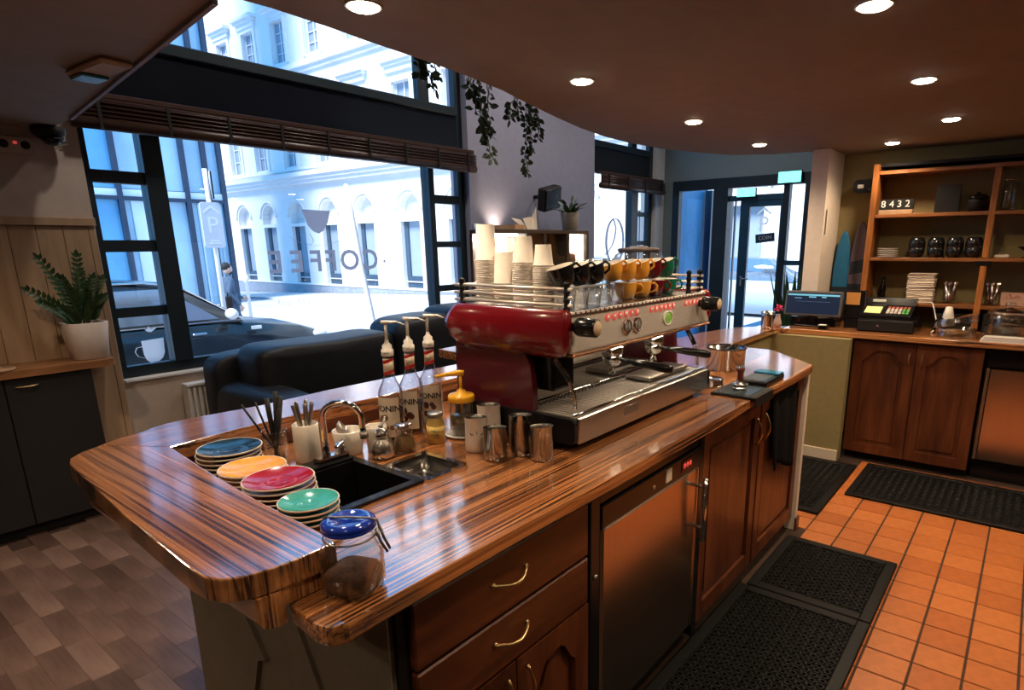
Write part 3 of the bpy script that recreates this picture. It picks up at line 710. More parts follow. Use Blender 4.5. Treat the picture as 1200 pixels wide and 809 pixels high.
# towel over the second door
tw = MB(); rows = []
for i in range(15):
    t = i / 14; zz = .835 - .345 * t; row = []
    for k in range(15):
        u = k / 14; x = 2.66 + (3.03 - 2.66) * u * (1 - .08 * t) + .02 * t
        row.append((x, .838 - .012 * math.sin(u * 17 + t * 1.2) * (.4 + t) - .018 * t * (1 - abs(u - .5)), zz - .05 * u * (1 - u) * 2 * t + .03 * math.sin(u * 6) * t))
    rows.append(row)
vs = [p for r in rows for p in r] + [(p[0], p[1] + .006, p[2]) for r in rows for p in r]; n = 225; fs = []
for i in range(14):
    for k in range(14):
        a = i * 15 + k; fs.append((a, a + 1, a + 16, a + 15)); fs.append((n + a, n + a + 15, n + a + 16, n + a + 1))
for k in range(14): fs.append((k, n + k, n + k + 1, k + 1)); a = 210 + k; fs.append((a, a + 1, n + a + 1, n + a))
for i in range(14): a = i * 15; fs.append((a, a + 15, n + a + 15, n + a)); a += 14; fs.append((a, n + a, n + a + 15, a + 15))
tw.add(vs, fs, True)
solo('tea_towel', tw, M('black_cloth', (.007, .007, .008), .95, var=.25, scale=40, spec=.1), 'black cloth hanging over the cupboard door below the bar end', 'towel', (2.85, .84, .49))

# rubber mats
def mat_mesh(x0, x1, y0, y1, p=.030, border=.045):
    m = MB().box(x0, x1, y0, y1, .0, .006)
    h = .016
    m.box(x0, x1, y0, y0 + border, .006, h, .003).box(x0, x1, y1 - border, y1, .006, h, .003).box(x0, x0 + border, y0 + border, y1 - border, .006, h, .003).box(x1 - border, x1, y0 + border, y1 - border, .006, h, .003)
    return m
def mat_grid(x0, x1, y0, y1, p=.030, border=.045):
    m = MB(); nx = int((x1 - x0 - 2 * border) / p); ny = int((y1 - y0 - 2 * border) / p)
    px = (x1 - x0 - 2 * border) / nx; py = (y1 - y0 - 2 * border) / ny; h = .016
    for i in range(nx):
        for j in range(ny):
            cx = x0 + border + (i + .5) * px; cy = y0 + border + (j + .5) * py
            if j % 2 and i == nx - 1: continue
            cx += px * .5 * (j % 2)
            n = 6; r0 = px * .52; r1 = px * .27
            vs = []
            for (r, z) in ((r0, .0115), (r0 * .78, h), (r1, h), (r1 * .95, .0065)):
                for k in range(n):
                    a = math.pi / 6 + k * math.pi / 3; vs.append((cx + r * math.cos(a), cy + r * math.sin(a) * py / px, z))
            fs = [(q * n + k, q * n + (k + 1) % n, (q + 1) * n + (k + 1) % n, (q + 1) * n + k) for q in range(3) for k in range(n)]
            m.add(vs, fs)
    return m
def rubber_mat(x0, x1, y0, y1, label, p=.030):
    t = thing('rubber_mat', label, 'mat', ((x0 + x1) / 2, (y0 + y1) / 2, 0), group=None)
    part('mat_base', mat_mesh(x0, x1, y0, y1), rubber, t)
    part('mat_holes', mat_grid(x0, x1, y0, y1, p), rubber, t, kind='stuff')
rubber_mat(1.30, 2.466, .325, .862, 'black perforated rubber mat on the tiles nearest the camera')
rubber_mat(2.476, 3.065, .325, .835, 'square black perforated rubber mat behind the nearest mat', .034)
rubber_mat(3.43, 4.385, .785, 1.38, 'black rubber mat in the niche beyond the bar end', .04)
rubber_mat(3.825, 4.48, -.95, .735, 'long black rubber mat along the back counter', .04)

# ------------------------------------------------------------------ back counter, its cupboards and shelving
bc = thing('back_counter', 'striped wooden worktop of the back counter under the shelving', 'worktop', (4.5, -.3, .86))
bo = [(4.605, 1.398), (4.468, 1.398)] + [(4.50 + .006 * math.sin(k * .9), 1.33 - k * .165) for k in range(24)] + [(5.215, -2.46), (5.215, 1.258), (4.795, 1.258), (4.795, 1.32)]
bevmod(part('worktop_slab', MB().prism(bo, .862, .90), wood('zebrawood_back', ZEB, 'Y', 1.1, 66, .25, .8, .6, down=50, cior=1.7), bc), .006)
BM = Matrix(((0, 0, 1, 0), (1, 0, 0, 0), (0, 1, 0, 0), (0, 0, 0, 1)))
bk = thing('back_cupboard', 'reddish wooden cupboard with two arched doors under the back counter', 'cabinet', (4.8, .55, 0))
part('carcass', MB().box(4.572, 5.2, .178, .922, .055, .858), cherry_z, bk)
part('plinth', MB().box(4.62, 4.64, .18, .92, 0, .055), black_matt, bk)
for (a, b, hy) in ((.180, .538, .505), (.546, .920, .578)):
    d = cab_door(bk, a, b, .06, .845, 4.570, BM, -1)
    part('handle', MB().tube(bow((4.546, hy, .79), (4.546, hy, .70), (-1, 0, 0), .022), .004, 8), brass, d)
bf = thing('back_fridge', 'steel fronted fridge with dark top under right part of back counter', 'fridge', (4.85, -.2, 0))
part('cabinet', MB().box(4.62, 5.2, -.62, .168, .10, .855), black_m, bf)
part('control_strip', MB().box(4.60, 4.62, -.61, .160, .735, .855, .003), black_m, bf)
part('door', MB().box(4.588, 4.619, -.61, .140, .135, .728, .005), fridge_st, bf)
part('door_edge', MB().box(4.590, 4.618, .142, .158, .135, .728), steel_d, bf)
part('kick_plate', MB().box(4.64, 4.66, -.61, .16, 0, .10), black_m, bf)

SX0, SX1 = 4.97, 5.218
bs = thing('wall_shelving', 'orange-brown wooden shelving with open compartments on the back wall', 'shelf', (5.1, -.2, .9))
part('post', MB().box(SX0, SX1, .965, 1.005, .902, 2.02, .003), shelf_z, bs)
part('post', MB().box(SX0, SX0 + .04, .262, .298, 1.385, 1.945, .003), shelf_z, bs)
part('post', MB().box(SX0, SX0 + .04, .262, .298, .902, 1.362, .003), shelf_z, bs)
part('post', MB().box(SX0, SX1, -1.04, -1.0, .902, 2.02, .003), shelf_z, bs)
for (z, th) in ((1.948, .024), (1.658, .024), (1.363, .022), (1.052, .022)):
    part('shelf_board', MB().box(SX0 + .002, SX1, -1.0, .964, z, z + th, .002), shelf_x, bs)
part('top_board', MB().box(SX0 + .03, SX1, -1.0, .964, 2.0, 2.02), black_matt, bs)
part('shelf_clip', MB().box(SX0 - .006, SX0 + .03, .24, .32, 1.335, 1.366, .004), black_m, bs)

# left cupboard with the pale boarded wall behind it
pw = thing('wall_boarding', 'pale upright wooden boarding with a cap rail on the left wall', 'panelling', (.4, 4.33, .0))
x = 1.283; bw = [.035] + [.119] * 14
for k, b_ in enumerate(bw):
    part('board', MB().box(x - b_ + .0022, x, 4.318, 4.345, 0.01, 1.625, .0018), panel_w, pw); x -= b_
part('cap_rail', MB().box(x, 1.289, 4.305, 4.348, 1.627, 1.672, .003), panel_w, pw)
lc = thing('black_cupboard', 'long black cupboard with brass handle standing before the pale boarding', 'cabinet', (.2, 4.2, 0))
part('carcass', MB().box(-.9, 1.07, 4.09, 4.312, .06, .862), cab_black, lc)
part('plinth', MB().box(-.9, 1.07, 4.12, 4.13, 0, .06), black_matt, lc)
for (a, b_) in ((.694, 1.068), (.316, .690), (-.062, .312), (-.44, -.066)):
    d = part('door', MB().box(a, b_, 4.070, 4.089, .065, .858, .003), cab_black, lc)
    part('handle', MB().tube(bow(((a + b_) / 2 - .17 + .02, 4.066, .815), ((a + b_) / 2 - .17 + .12, 4.066, .815), (0, -1, 0), .02), .004, 8), brass, d)
part('worktop', MB().prism([(-.9, 4.045), (1.145, 4.045), (1.178, 4.06), (1.19, 4.09), (1.21, 4.315), (-.9, 4.315)], .864, .902), counter_w, lc)
# ------------------------------------------------------------------ espresso machine
em = thing('espresso_machine', 'large three-group coffee machine with red side panels and steel front on bar', 'coffee machine', (1.88, 1.27, .90))
for (x, y) in ((1.47, 1.07), (2.28, 1.07), (1.47, 1.46), (2.28, 1.46)): part('foot', MB().lathe([(.026, 0), (.022, .01), (.02, .028)], (x, y, .9005), 12), black_m, em)
tr_ = part('drip_tray', MB().box(1.402, 2.315, 1.012, 1.50, .925, .984, .004), black_m, em)
part('tray_side', MB().box(1.402, 1.411, 1.012, 1.50, .9845, 1.003).box(2.306, 2.315, 1.012, 1.50, .9845, 1.003).box(1.411, 2.306, 1.012, 1.029, .9845, 1.003).box(1.411, 2.306, 1.456, 1.50, .9845, 1.003), steel_d, em)
part('tray_front', MB().box(1.408, 2.312, 1.000, 1.011, .922, 1.004, .003), steel, em)
part('tray_end', MB().prism(rrect(1.0, 1.50, .9245, 1.002, .018, 4), 1.386, 1.4015, X=YZ(0)), black_m, em)
part('tray_end', MB().prism(rrect(1.0, 1.50, .9245, 1.002, .018, 4), 2.316, 2.33, X=YZ(0)), black_m, em)
part('tray_badge', MB().box(1.66, 1.75, .9985, 1.0, .955, .985, .001), steel_d, em)
gr = MB(); x = 1.415
while x < 2.30:
    gr.box(x, x + .006, 1.03, 1.198, .994, 1.0035); gr.box(x, x + .006, 1.222, 1.455, .994, 1.0035); x += .021
part('tray_grate', gr, panel_st, tr_, kind='stuff')
part('grate_rim', MB().tube([(1.412, 1.022, 1.007), (2.305, 1.022, 1.007)], .0055, 8), chrome, tr_)
part('grate_rim', MB().tube([(1.412, 1.21, 1.010), (2.305, 1.21, 1.010)], .0065, 8), chrome, tr_)
part('grate_rim', MB().tube([(1.412, 1.458, 1.016), (2.305, 1.458, 1.016)], .009, 8), chrome, tr_)
for (x0, x1, y0, y1) in ((1.95, 2.26, 1.24, 1.36), (1.94, 2.25, 1.06, 1.17)):
    part('cup_stand', MB().box(x0, x1, y0, y1, 1.008, 1.028, .006), steel_d, em, 'dark flat cup stand')
# back splash with ridges
bp_ = [(1.0, 1.482)]; z = 1.0; k = 0
while z < 1.185: bp_.append((z, 1.466 if k % 2 else 1.474)); z += .0085; k += 1
bp_ += [(1.186, 1.474), (1.186, 1.482)]
part('splash_back', MB().prism([(y, z) for z, y in bp_], 1.425, 2.33, X=YZ(0)), splash_st, em)
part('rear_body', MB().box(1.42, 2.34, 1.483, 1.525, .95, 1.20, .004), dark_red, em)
part('upper_body', MB().box(1.418, 2.352, 1.075, 1.515, 1.188, 1.300, .006), steel_d, em)
fp = part('front_panel', MB().prism([(1.030, 1.192), (1.030, 1.197), (1.050, 1.298), (1.073, 1.304), (1.073, 1.192)], 1.414, 2.355, X=YZ(0)), panel_st, em)
part('panel_lip', MB().box(1.412, 2.357, 1.020, 1.075, 1.180, 1.1905, .004), M('copper_lip', (.45, .22, .12), .25, 1.0, var=0), em)
PN = lambda z: 1.030 + .020 * (z - 1.197) / .101 - .001
part('top_tray', MB().box(1.418, 2.352, 1.056, 1.515, 1.301, 1.310, .002), steel, em)
part('vent_strip', MB().box(1.418, 2.352, 1.042, 1.070, 1.300, 1.3085, .002), dark_red, em)
vs_ = MB()
for k in range(36): vs_.box(1.428 + k * .0256, 1.428 + k * .0256 + .015, 1.0395, 1.052, 1.3025, 1.3095, .001)
part('vent_slots', vs_, white_pl, em, kind='stuff')
# red side hoods and lower cheeks
hood = [(1.036, 1.200), (1.046, 1.188), (1.40, 1.176), (1.47, 1.178), (1.515, 1.200), (1.540, 1.245), (1.535, 1.272), (1.512, 1.306), (1.49, 1.312), (1.05, 1.318), (1.036, 1.310)]
def shr(o, d): 
    cx = sum(p[0] for p in o) / len(o); cy = sum(p[1] for p in o) / len(o)
    return [(cx + (p[0] - cx) * (1 - d / .24), cy + (p[1] - cy) * (1 - d / .065)) for p in o]
def hood_mesh(xi, s):
    """convex side cover, sliced level by level"""
    lv = [(1.176, 1.075, 1.42), (1.182, 1.052, 1.455), (1.195, 1.038, 1.500), (1.215, 1.034, 1.527), (1.240, 1.033, 1.540), (1.262, 1.034, 1.539), (1.285, 1.035, 1.527), (1.303, 1.037, 1.513), (1.314, 1.042, 1.498), (1.318, 1.050, 1.485)]
    rings = []
    for z, a, b_ in lv:
        d = .040 * max(0, 1 - ((z - 1.250) / .080) ** 2) ** .33 ; xo = xi - s * d
        rings.append([(xi, a, z), (xo + s * .006, a, z), (xo, a + .010, z), (xo, b_ - .03, z), (xo + s * .008, b_ - .008, z), (xi, b_, z)])
    return MB().loft(rings, smooth=True)
part('side_hood', hood_mesh(1.420, 1), red_paint, em, 'bright red side hood')
part('side_hood', hood_mesh(2.352, -1), red_paint, em, 'bright red side hood')
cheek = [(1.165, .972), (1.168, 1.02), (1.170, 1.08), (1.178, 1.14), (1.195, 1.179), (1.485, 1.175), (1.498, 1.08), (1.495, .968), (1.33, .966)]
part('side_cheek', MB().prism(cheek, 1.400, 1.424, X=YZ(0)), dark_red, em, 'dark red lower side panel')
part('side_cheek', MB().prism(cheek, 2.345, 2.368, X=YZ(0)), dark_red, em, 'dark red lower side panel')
part('cheek_foot', MB().prism([(1.17, .93), (1.17, .9655), (1.49, .9655), (1.49, .93)], 1.404, 1.424, X=YZ(0)), chrome, em)
# buttons, gauges, display
for gx in (1.625, 1.905, 2.172):
    for k in range(6):
        x = gx + k * (.033 if gx > 1.7 else .036); z = 1.277
        Xm = Matrix.Translation((x, PN(z), z)) @ Matrix.Rotation(math.pi / 2, 4, 'X')
        b = part('button', MB().ring([(.0085, .0), (.0112, .001), (.0112, .004), (.0085, .0045)], n=14, X=Xm), red_led, em, 'red lit ring button')
        part('button_cap', MB().lathe([(.0, .0045), (.0082, .004), (.0082, .001)], n=12, X=Xm), white_pl, b)
for x in (1.722, 1.786):
    Xm = Matrix.Translation((x, PN(1.238), 1.238)) @ Matrix.Rotation(math.pi / 2, 4, 'X')
    g = part('pressure_gauge', MB().ring([(.0245, 0), (.0245, .010), (.0215, .012), (.0205, .009)], n=22, X=Xm), chrome, em)
    part('gauge_face', MB().lathe([(.0, .008), (.0205, .0078), (.0205, .002)], n=20, X=Xm), M('gauge_face_grey', (.34, .32, .30), .4, var=0) if 'gauge_face_grey' not in MATS else MATS['gauge_face_grey'], g)
    part('needle', MB().box(x - .001, x + .001, PN(1.238) - .0105, PN(1.238) - .009, 1.232, 1.255), black_m, g)
Xm = Matrix.Translation((2.010, PN(1.238), 1.238)) @ Matrix.Rotation(math.pi / 2, 4, 'X') @ Matrix.Diagonal((1.35, 1, 1, 1))
ds = part('display', MB().ring([(.027, 0), (.027, .006), (.022, .008), (.021, .005)], n=24, X=Xm), white_pl, em)
part('display_screen', MB().lathe([(.0, .0045), (.021, .0045), (.021, .001)], n=22, X=Xm), M('green_screen', (.10, .20, .03), .3, var=0, emit=(.25, .45, .06), es=.35), ds)
for kx, ky in ((1.418, 'left'), (2.262, 'right')):
    kb = part('steam_knob', MB().lathe([(.015, 0), (.015, .012), (.0255, .016), (.028, .026), (.0265, .078), (.023, .083)], n=20, X=Matrix.Translation((kx + .012, 1.035, 1.270)) @ Matrix.Rotation(math.pi / 2, 4, 'X')), black_m, em)
    part('knob_cap', MB().lathe([(.0, .0855), (.0205, .0845), (.0220, .082)], n=18, X=Matrix.Translation((kx + .012, 1.035, 1.270)) @ Matrix.Rotation(math.pi / 2, 4, 'X')), M('beige_knob_cap', (.62, .47, .32), .5, var=.05) if 'beige_knob_cap' not in MATS else MATS['beige_knob_cap'], kb)
# groups and portafilters
for i, gx in enumerate((1.86, 2.17)):
    g = part('group_head', MB().lathe([(.036, 0), (.040, .004), (.040, .03), (.032, .035), (.032, .075)], (gx, 1.175, 1.112), 20), chrome, em)
    part('group_neck', MB().box(gx - .035, gx + .035, 1.17, 1.40, 1.15, 1.187, .01), steel_d, g)
    pf = part('portafilter', MB().lathe([(.018, -.03), (.030, -.022), (.036, -.004), (.036, .012)], (gx, 1.175, 1.10), 18), chrome, em)
    d = Vector(((0.22, -1, -.13), (.46, -1, -.14))[i]).normalized(); p = Vector((gx, 1.175, 1.10))
    hl = .225
    part('portafilter_handle', MB().tube([p + d * .036, p + d * .07, p + d * .085, p + d * .14, p + d * (hl - .02), p + d * hl], [.008, .009, .013, .0155, .0165, .012], 10), black_m, pf)
    part('spout', MB().tube([(gx, 1.175, 1.075), (gx - .012, 1.175, 1.055), (gx - .016, 1.175, 1.04)], .007, 8).tube([(gx, 1.175, 1.075), (gx + .012, 1.175, 1.055), (gx + .016, 1.175, 1.04)], .007, 8), chrome, pf)
part('hood_fill_strip', MB().box(1.70, 2.28, 1.095, 1.105, 1.1815, 1.186), M('warm_strip_glow', (1, .8, .6), .5, var=0, emit=(1.0, .78, .55), es=4.0), em)  # glowing strip added with its beam to brighten the splash back and tray
d = bpy.data.lights.new('hood_fill_beam', 'AREA'); d.shape = 'RECTANGLE'; d.size = .55; d.size_y = .012; d.energy = 1.6; d.color = (1, .80, .58)
o = bpy.data.objects.new('hood_fill_beam', d); COL.objects.link(o); o.location = (1.99, 1.10, 1.180); o.rotation_euler = (math.radians(38), 0, 0)
part('steam_block', MB().box(1.442, 1.555, 1.12, 1.33, 1.06, 1.187, .01), black_m, em)
for wx, s in ((1.442, 1), (2.30, -1)):
    sw = part('steam_wand', MB().tube([(wx - .02 * s, 1.13, 1.188), (wx - .015 * s, 1.10, 1.165), (wx, 1.06, 1.10), (wx + .004 * s, 1.045, 1.06), (wx + .004 * s, 1.040, 1.018)], [.007, .0065, .006, .0055, .005], 8), chrome, em)
    part('rubber_sleeve', MB().tube([(wx - .017 * s, 1.112, 1.172), (wx - .004 * s, 1.072, 1.12), (wx, 1.060, 1.10)], .0095, 8), black_m, sw)
part('hot_water_spout', MB().tube([(1.78, 1.15, 1.188), (1.78, 1.14, 1.14), (1.78, 1.135, 1.12)], .008, 8), chrome, em)
# guard rail on top
rp = [(1.438, 1.066), (1.438, 1.495), (2.330, 1.066), (2.330, 1.495), (2.235, 1.066)]
for (x, y) in rp:
    part('rail_post', MB().lathe([(.0105, 0), (.0105, .012), (.0085, .014), (.0085, .026), (.0105, .028), (.0105, .036), (.0085, .038), (.0085, .05), (.0105, .052), (.0105, .06), (.0085, .062), (.0085, .074), (.0105, .076), (.0105, .082), (.006, .088)], (x, y, 1.309), 10), black_m, em)
for z in (1.322, 1.345, 1.369):
    for (a, b_) in (((1.438, 1.046), (1.438, 1.53)), ((1.438, 1.495), (2.330, 1.495)), ((2.330, 1.05), (2.330, 1.495)), ((2.235, 1.066), (2.330, 1.066))):
        part('guard_rail', MB().cyl((*a, z + .005), (*b_, z + .005), .0048, 8), panel_st, em)

# ------------------------------------------------------------------ cups on the machine
WT = 1.3105
def cup_stack(name, x, y, z0, ztop, r, h, rb, sp, label, group, maxn):
    n = min(maxn, int((ztop - z0 - h) / sp) + 1); z0 = ztop - h - (n - 1) * sp
    proto = None
    for k in range(n):
        lb = 'white paper cup, %s of %s' % (ORD[n - 1 - k], label)
        zz = z0 + k * sp
        if proto is None:
            prof = [(rb - .0006, h), (rb, h - .001), (r - .0012, .0055), (r + .001, .0045), (r + .0026, .0025), (r + .0012, 0.0003), (r - .0014, .001), (r - .0018, .004), (rb - .0009, h - .006), (rb - .0012, h - .003), (0, h - .003)]
            m = MB().lathe([(0, h)] + prof, (x, y, zz), 24)
            proto = solo(name, m, paper, lb, 'cup', (x, y, zz), group)
        else:
            o = proto.copy(); COL.objects.link(o); o.location = (x, y, zz); o['label'] = lb
cup_stack('paper_cup', 1.500, 1.440, WT, 1.565, .0355, .115, .0295, .0068, 'the tall stack nearest the window', 'paper cups in the tall stack', 20)
cup_stack('paper_cup', 1.500, 1.362, WT, 1.478, .0355, .100, .0295, .0068, 'the low stack beside the tallest', 'paper cups in the low stack', 20)
cup_stack('paper_cup', 1.502, 1.282, WT, 1.525, .0345, .082, .0275, .0066, 'the stack between low and smallest cups', 'paper cups in the third stack', 20)
cup_stack('paper_cup', 1.505, 1.204, WT, 1.500, .0315, .064, .0240, .0066, 'the smallest cups beside black mugs', 'small paper cups in the fourth stack', 20)
# glasses
gp = None
for k, (x, y) in enumerate([(1.500, 1.115), (1.575, 1.118), (1.650, 1.121), (1.725, 1.124), (1.795, 1.126)]):
    lb = 'short clear glass on the machine, %s' % ('beside the guard post', 'second from the guard post', 'third from the guard post, in the middle', 'fourth from the guard post', 'next to the lower yellow cups')[k]
    if gp is None:
        m = MB().lathe([(0, 0), (.026, 0), (.033, .058), (.0338, .060), (.0318, .059), (.0245, .006), (0, .006)], (x, y, WT), 20)
        gp = solo('short_glass', m, jar_glass, lb, 'glass', (x, y, WT), 'short glasses on the machine')
    else:
        o = gp.copy(); COL.objects.link(o); o.location = (x, y, WT); o['label'] = lb
def espresso_cup(col, label, loc, tilt=None, rz=0.0, r=.040, h=.058, group=None):
    t = thing('coffee_cup', label, 'cup', loc, 0, group)
    X = Matrix.Translation(Vector(loc))
    if tilt:
        ax = Vector((tilt[0], tilt[1], 0)); Rm = Matrix.Rotation(math.radians(tilt[2]), 4, ax)
        lo = min((Rm @ Vector((.024 * math.cos(a * .3), .024 * math.sin(a * .3), 0))).z for a in range(21))
        X = X @ Matrix.Translation((0, 0, -lo)) @ Rm
    X = X @ Matrix.Rotation(rz, 4, 'Z')
    out = [(0, 0), (.022, 0), (.024, .003), (.031, .012), (r - .003, h * .55), (r, h)]
    part('body', MB().lathe(out, n=22, X=X) if False else MB().shell([(.0005, 0)] + out[1:], n=22, X=X), G[col], t)
    part('inside', MB().shell([(r, h), (r - .0015, h + .0012), (r - .0035, h), (r - .0065, h * .55), (.026, .014), (.0005, .008)], n=22, X=X), white_c, t)
    part('handle', MB().tube([(r - .003, 0, h * .85), (r + .012, 0, h * .88), (r + .021, 0, h * .68), (r + .017, 0, h * .42), (r - .004, 0, h * .30)], .0042, 8, X=X), G[col], t)
    return t
HR = -0.85     # handles point to the right of the photograph
low = [('yellow', 1.880, 1.135, 'yellow coffee cup in lower tier beside the clear glasses'), ('yellow', 1.972, 1.128, 'yellow coffee cup in lower tier beside the red one'), ('crimson', 2.068, 1.125, 'dark red coffee cup in lower tier on the machine'), ('green', 2.160, 1.122, 'green coffee cup in lower tier on the machine')]
for c, x, y, lb in low: espresso_cup(c, lb, (x, y, WT), None, HR)
TILT = (-.55, -.85, 17)
up = [('yellow', 1.820, 1.145, .0610, 'yellow coffee cup in upper tier leaning behind the black mug handle', 'g'), ('yellow', 1.905, 1.140, .0605, 'large yellow coffee cup leaning in the middle of the upper tier', 'g'), ('yellow', 1.990, 1.134, .0605, 'yellow coffee cup in upper tier beside the upper red one', 'g'), ('crimson', 2.075, 1.130, .0605, 'dark red coffee cup in upper tier on the machine', 'g'), ('green', 2.165, 1.126, .0605, 'green coffee cup in upper tier, last before the guard rail', 'g'),
      ('black', 1.500, 1.116, .0615, 'black coffee cup on the glasses beside the paper cups', 'g'), ('black', 1.588, 1.120, .0615, 'black coffee cup on the glasses, second from the paper cups', 'g'), ('black', 1.675, 1.124, .0615, 'black coffee cup with large handle beside the leaning yellow cups', 'g')]
for c, x, y, dz, lb, g in up: espresso_cup(c, lb, (x, y, WT + dz), TILT, HR + .3, .041, .060)
# ------------------------------------------------------------------ things on the bar
BT = .9003
def saucer_stack(col, x, y, n, r, word):
    pr = None
    for k in range(n):
        z = BT + k * .0125; lb = '%s saucer, %s of its stack beside the sink' % (word, ORD[n - 1 - k])
        if pr is None:
            t = thing('saucer', lb, 'saucer', (x, y, z), 0, word + ' saucers in a stack')
            part('body', MB().lathe([(0, 0), (r * .50, 0), (r * .55, .002), (r * .97, .0125), (r, .0155), (r * .985, .0175), (r * .95, .0160), (r * .94, .0155), (r * .5, .0045), (0, .004)], (x, y, z), 36), rim_c, t)
            part('glaze', MB().shell([(r * .955, .0172), (r * .93, .0165), (r * .55, .0066), (r * .46, .0062), (r * .34, .0072), (r * .3, .0052), (.0005, .005)], (x, y, z), 36), G[col], t)
            pr = proto_done(t)
        else: copy_tree(pr, (x + rnd.uniform(-.002, .002), y + rnd.uniform(-.002, .002), z), None, lb)
saucer_stack('navy', .722, 1.700, 5, .083, 'dark blue')
saucer_stack('yellow', .700, 1.528, 4, .082, 'yellow')
saucer_stack('red', .682, 1.362, 5, .082, 'dark red')
saucer_stack('teal', .665, 1.213, 4, .066, 'turquoise')
# clip-top jar with blue lid
jx, jy = .560, .895
t = thing('clip_top_jar', 'square glass jar of ground coffee with blue lid and wire clip at bar end', 'jar', (jx, jy, BT))
def rsq(r, z, s=.82, n=28):
    o = []
    for i in range(n):
        a = 2 * math.pi * i / n + .5; c, s_ = math.cos(a), math.sin(a); k = r / (abs(c) ** 4 + abs(s_) ** 4) ** .25
        o.append((jx + c * k * math.cos(.35) - s_ * k * math.sin(.35), jy + c * k * math.sin(.35) + s_ * k * math.cos(.35), BT + z))
    return o
def rci(r, z, n=28): return [(jx + r * math.cos(2 * math.pi * i / n + .85), jy + r * math.sin(2 * math.pi * i / n + .85), BT + z) for i in range(n)]
part('glass_body', MB().loft([rsq(.036, .0), rsq(.044, .004), rsq(.047, .012), rsq(.047, .070), rsq(.044, .088), rci(.041, .102), rci(.039, .108), rci(.042, .116)], caps=False).loft([rsq(.0445, .010), rsq(.0445, .07), rci(.038, .103)], caps=False), jar_glass, t)
part('contents', MB().loft([rsq(.034, .004), rsq(.042, .009), rsq(.0437, .022), rsq(.0437, .040), rsq(.034, .046), rsq(.012, .050)], caps=True), liquid, t)
part('lid', MB().lathe([(0, 0), (.043, 0), (.047, .003), (.047, .007), (.045, .008), (.047, .010), (.047, .014), (.044, .018), (.034, .021), (.030, .019), (0, .0185)], (jx, jy, BT + .118), 32), M('blue_glass_lid', (.006, .035, .38), .08, var=.15, scale=60, coat=.8), t)
wc_ = MB(); wc_.tube([(jx + .0445 * math.cos(a * .2), jy + .0445 * math.sin(a * .2), BT + .106) for a in range(32)], .0018, 6)
cxv = Vector((.55, -.83, 0)); cp = Vector((jx, jy, BT)) + cxv * .049
wc_.tube([cp + Vector((0, 0, .106)), cp + cxv * .006 + Vector((0, 0, .122)), cp + cxv * .004 + Vector((0, 0, .136)), cp - cxv * .01 + Vector((0, 0, .1395)), cp - cxv * .05 + Vector((0, 0, .1400)), cp - cxv * .092 + Vector((0, 0, .1385)), cp - cxv * .100 + Vector((0, 0, .124)), cp - cxv * .094 + Vector((0, 0, .106))], .0020, 6)
wc_.tube([cp + cxv * .006 + Vector((.004, .004, .122)), cp + cxv * .010 + Vector((.006, .004, .100)), cp + cxv * .020 + Vector((.006, .004, .078))], .0025, 6)
wc_.tube([cp + cxv * .006 + Vector((-.008, -.004, .125)), cp + cxv * .011 + Vector((-.008, -.004, .100)), cp + cxv * .020 + Vector((-.004, -.002, .078))], .0025, 6)
part('wire_clip', wc_, steel_d, t)
# sink, tap, inset pan
t = thing('kitchen_sink', 'black square sink let into the bar beside the saucers', 'sink', (.85, 1.37, .90))
x0, x1, y0, y1 = SINK
part('rim', MB().prism_h(rrect(x0 - .012, x1 + .012, y0 - .012, y1 + .012, .012), [rect(x0 + .012, x1 - .012, y0 + .012, 1.462)], .9005, .909), black_m, t)
part('basin', MB().box(x0 + .004, x0 + .012, y0 + .004, 1.47, .74, .9003).box(x1 - .012, x1 - .004, y0 + .004, 1.47, .74, .9003).box(x0 + .012, x1 - .012, y0 + .004, y0 + .012, .74, .9003).box(x0 + .012, x1 - .012, 1.462, 1.47, .74, .9003).box(x0 + .004, x1 - .004, y0 + .004, 1.47, .73, .74), black_m, t)
part('tap_ledge', MB().box(x0 + .01, x1 - .004, 1.472, 1.535, .9092, .918, .003), black_m, t)
t = thing('mixer_tap', 'chrome swan-neck tap on the back edge of the black sink', 'tap', (.905, 1.505, .918))
part('base', MB().box(.86, .962, 1.488, 1.522, .9182, .930, .005), chrome, t)
part('neck', MB().tube([(.895, 1.505, .93), (.895, 1.505, .965), (.895, 1.505, 1.045)] + [(.895 + .028 * (1 - math.cos(a * .32)), 1.505 - .050 * (1 - math.cos(a * .32)), 1.045 + .042 * math.sin(a * .32)) for a in range(1, 11)] + [(.951, 1.405, 1.022), (.952, 1.403, 1.002)], [.013, .010] + [.0085] * 13, 10), chrome, t)
part('nozzle', MB().cyl((.952, 1.403, 1.006), (.953, 1.402, .988), .0115, 12), steel_d, t)
part('lever', MB().lathe([(.011, 0), (.011, .022), (.007, .026), (.006, .03)], (.945, 1.505, .93), 12).tube([(.945, 1.505, .958), (.915, 1.485, .956), (.975, 1.525, .963)], .006, 8), chrome, t)
x0, x1, y0, y1 = PAN
t = thing('inset_pan', 'small rectangular steel pan let into the bar in front of the sugar jars', 'pan', (1.055, 1.276, .90))
ro = rrect(x0 - .010, x1 + .010, y0 - .010, y1 + .010, .016); ri = rrect(x0 + .008, x1 - .008, y0 + .008, y1 - .008, .018)
part('rim', MB().prism_h(ro, [ri], .9004, .906), chrome, t)
r2 = rrect(x0 + .016, x1 - .016, y0 + .016, y1 - .016, .018)
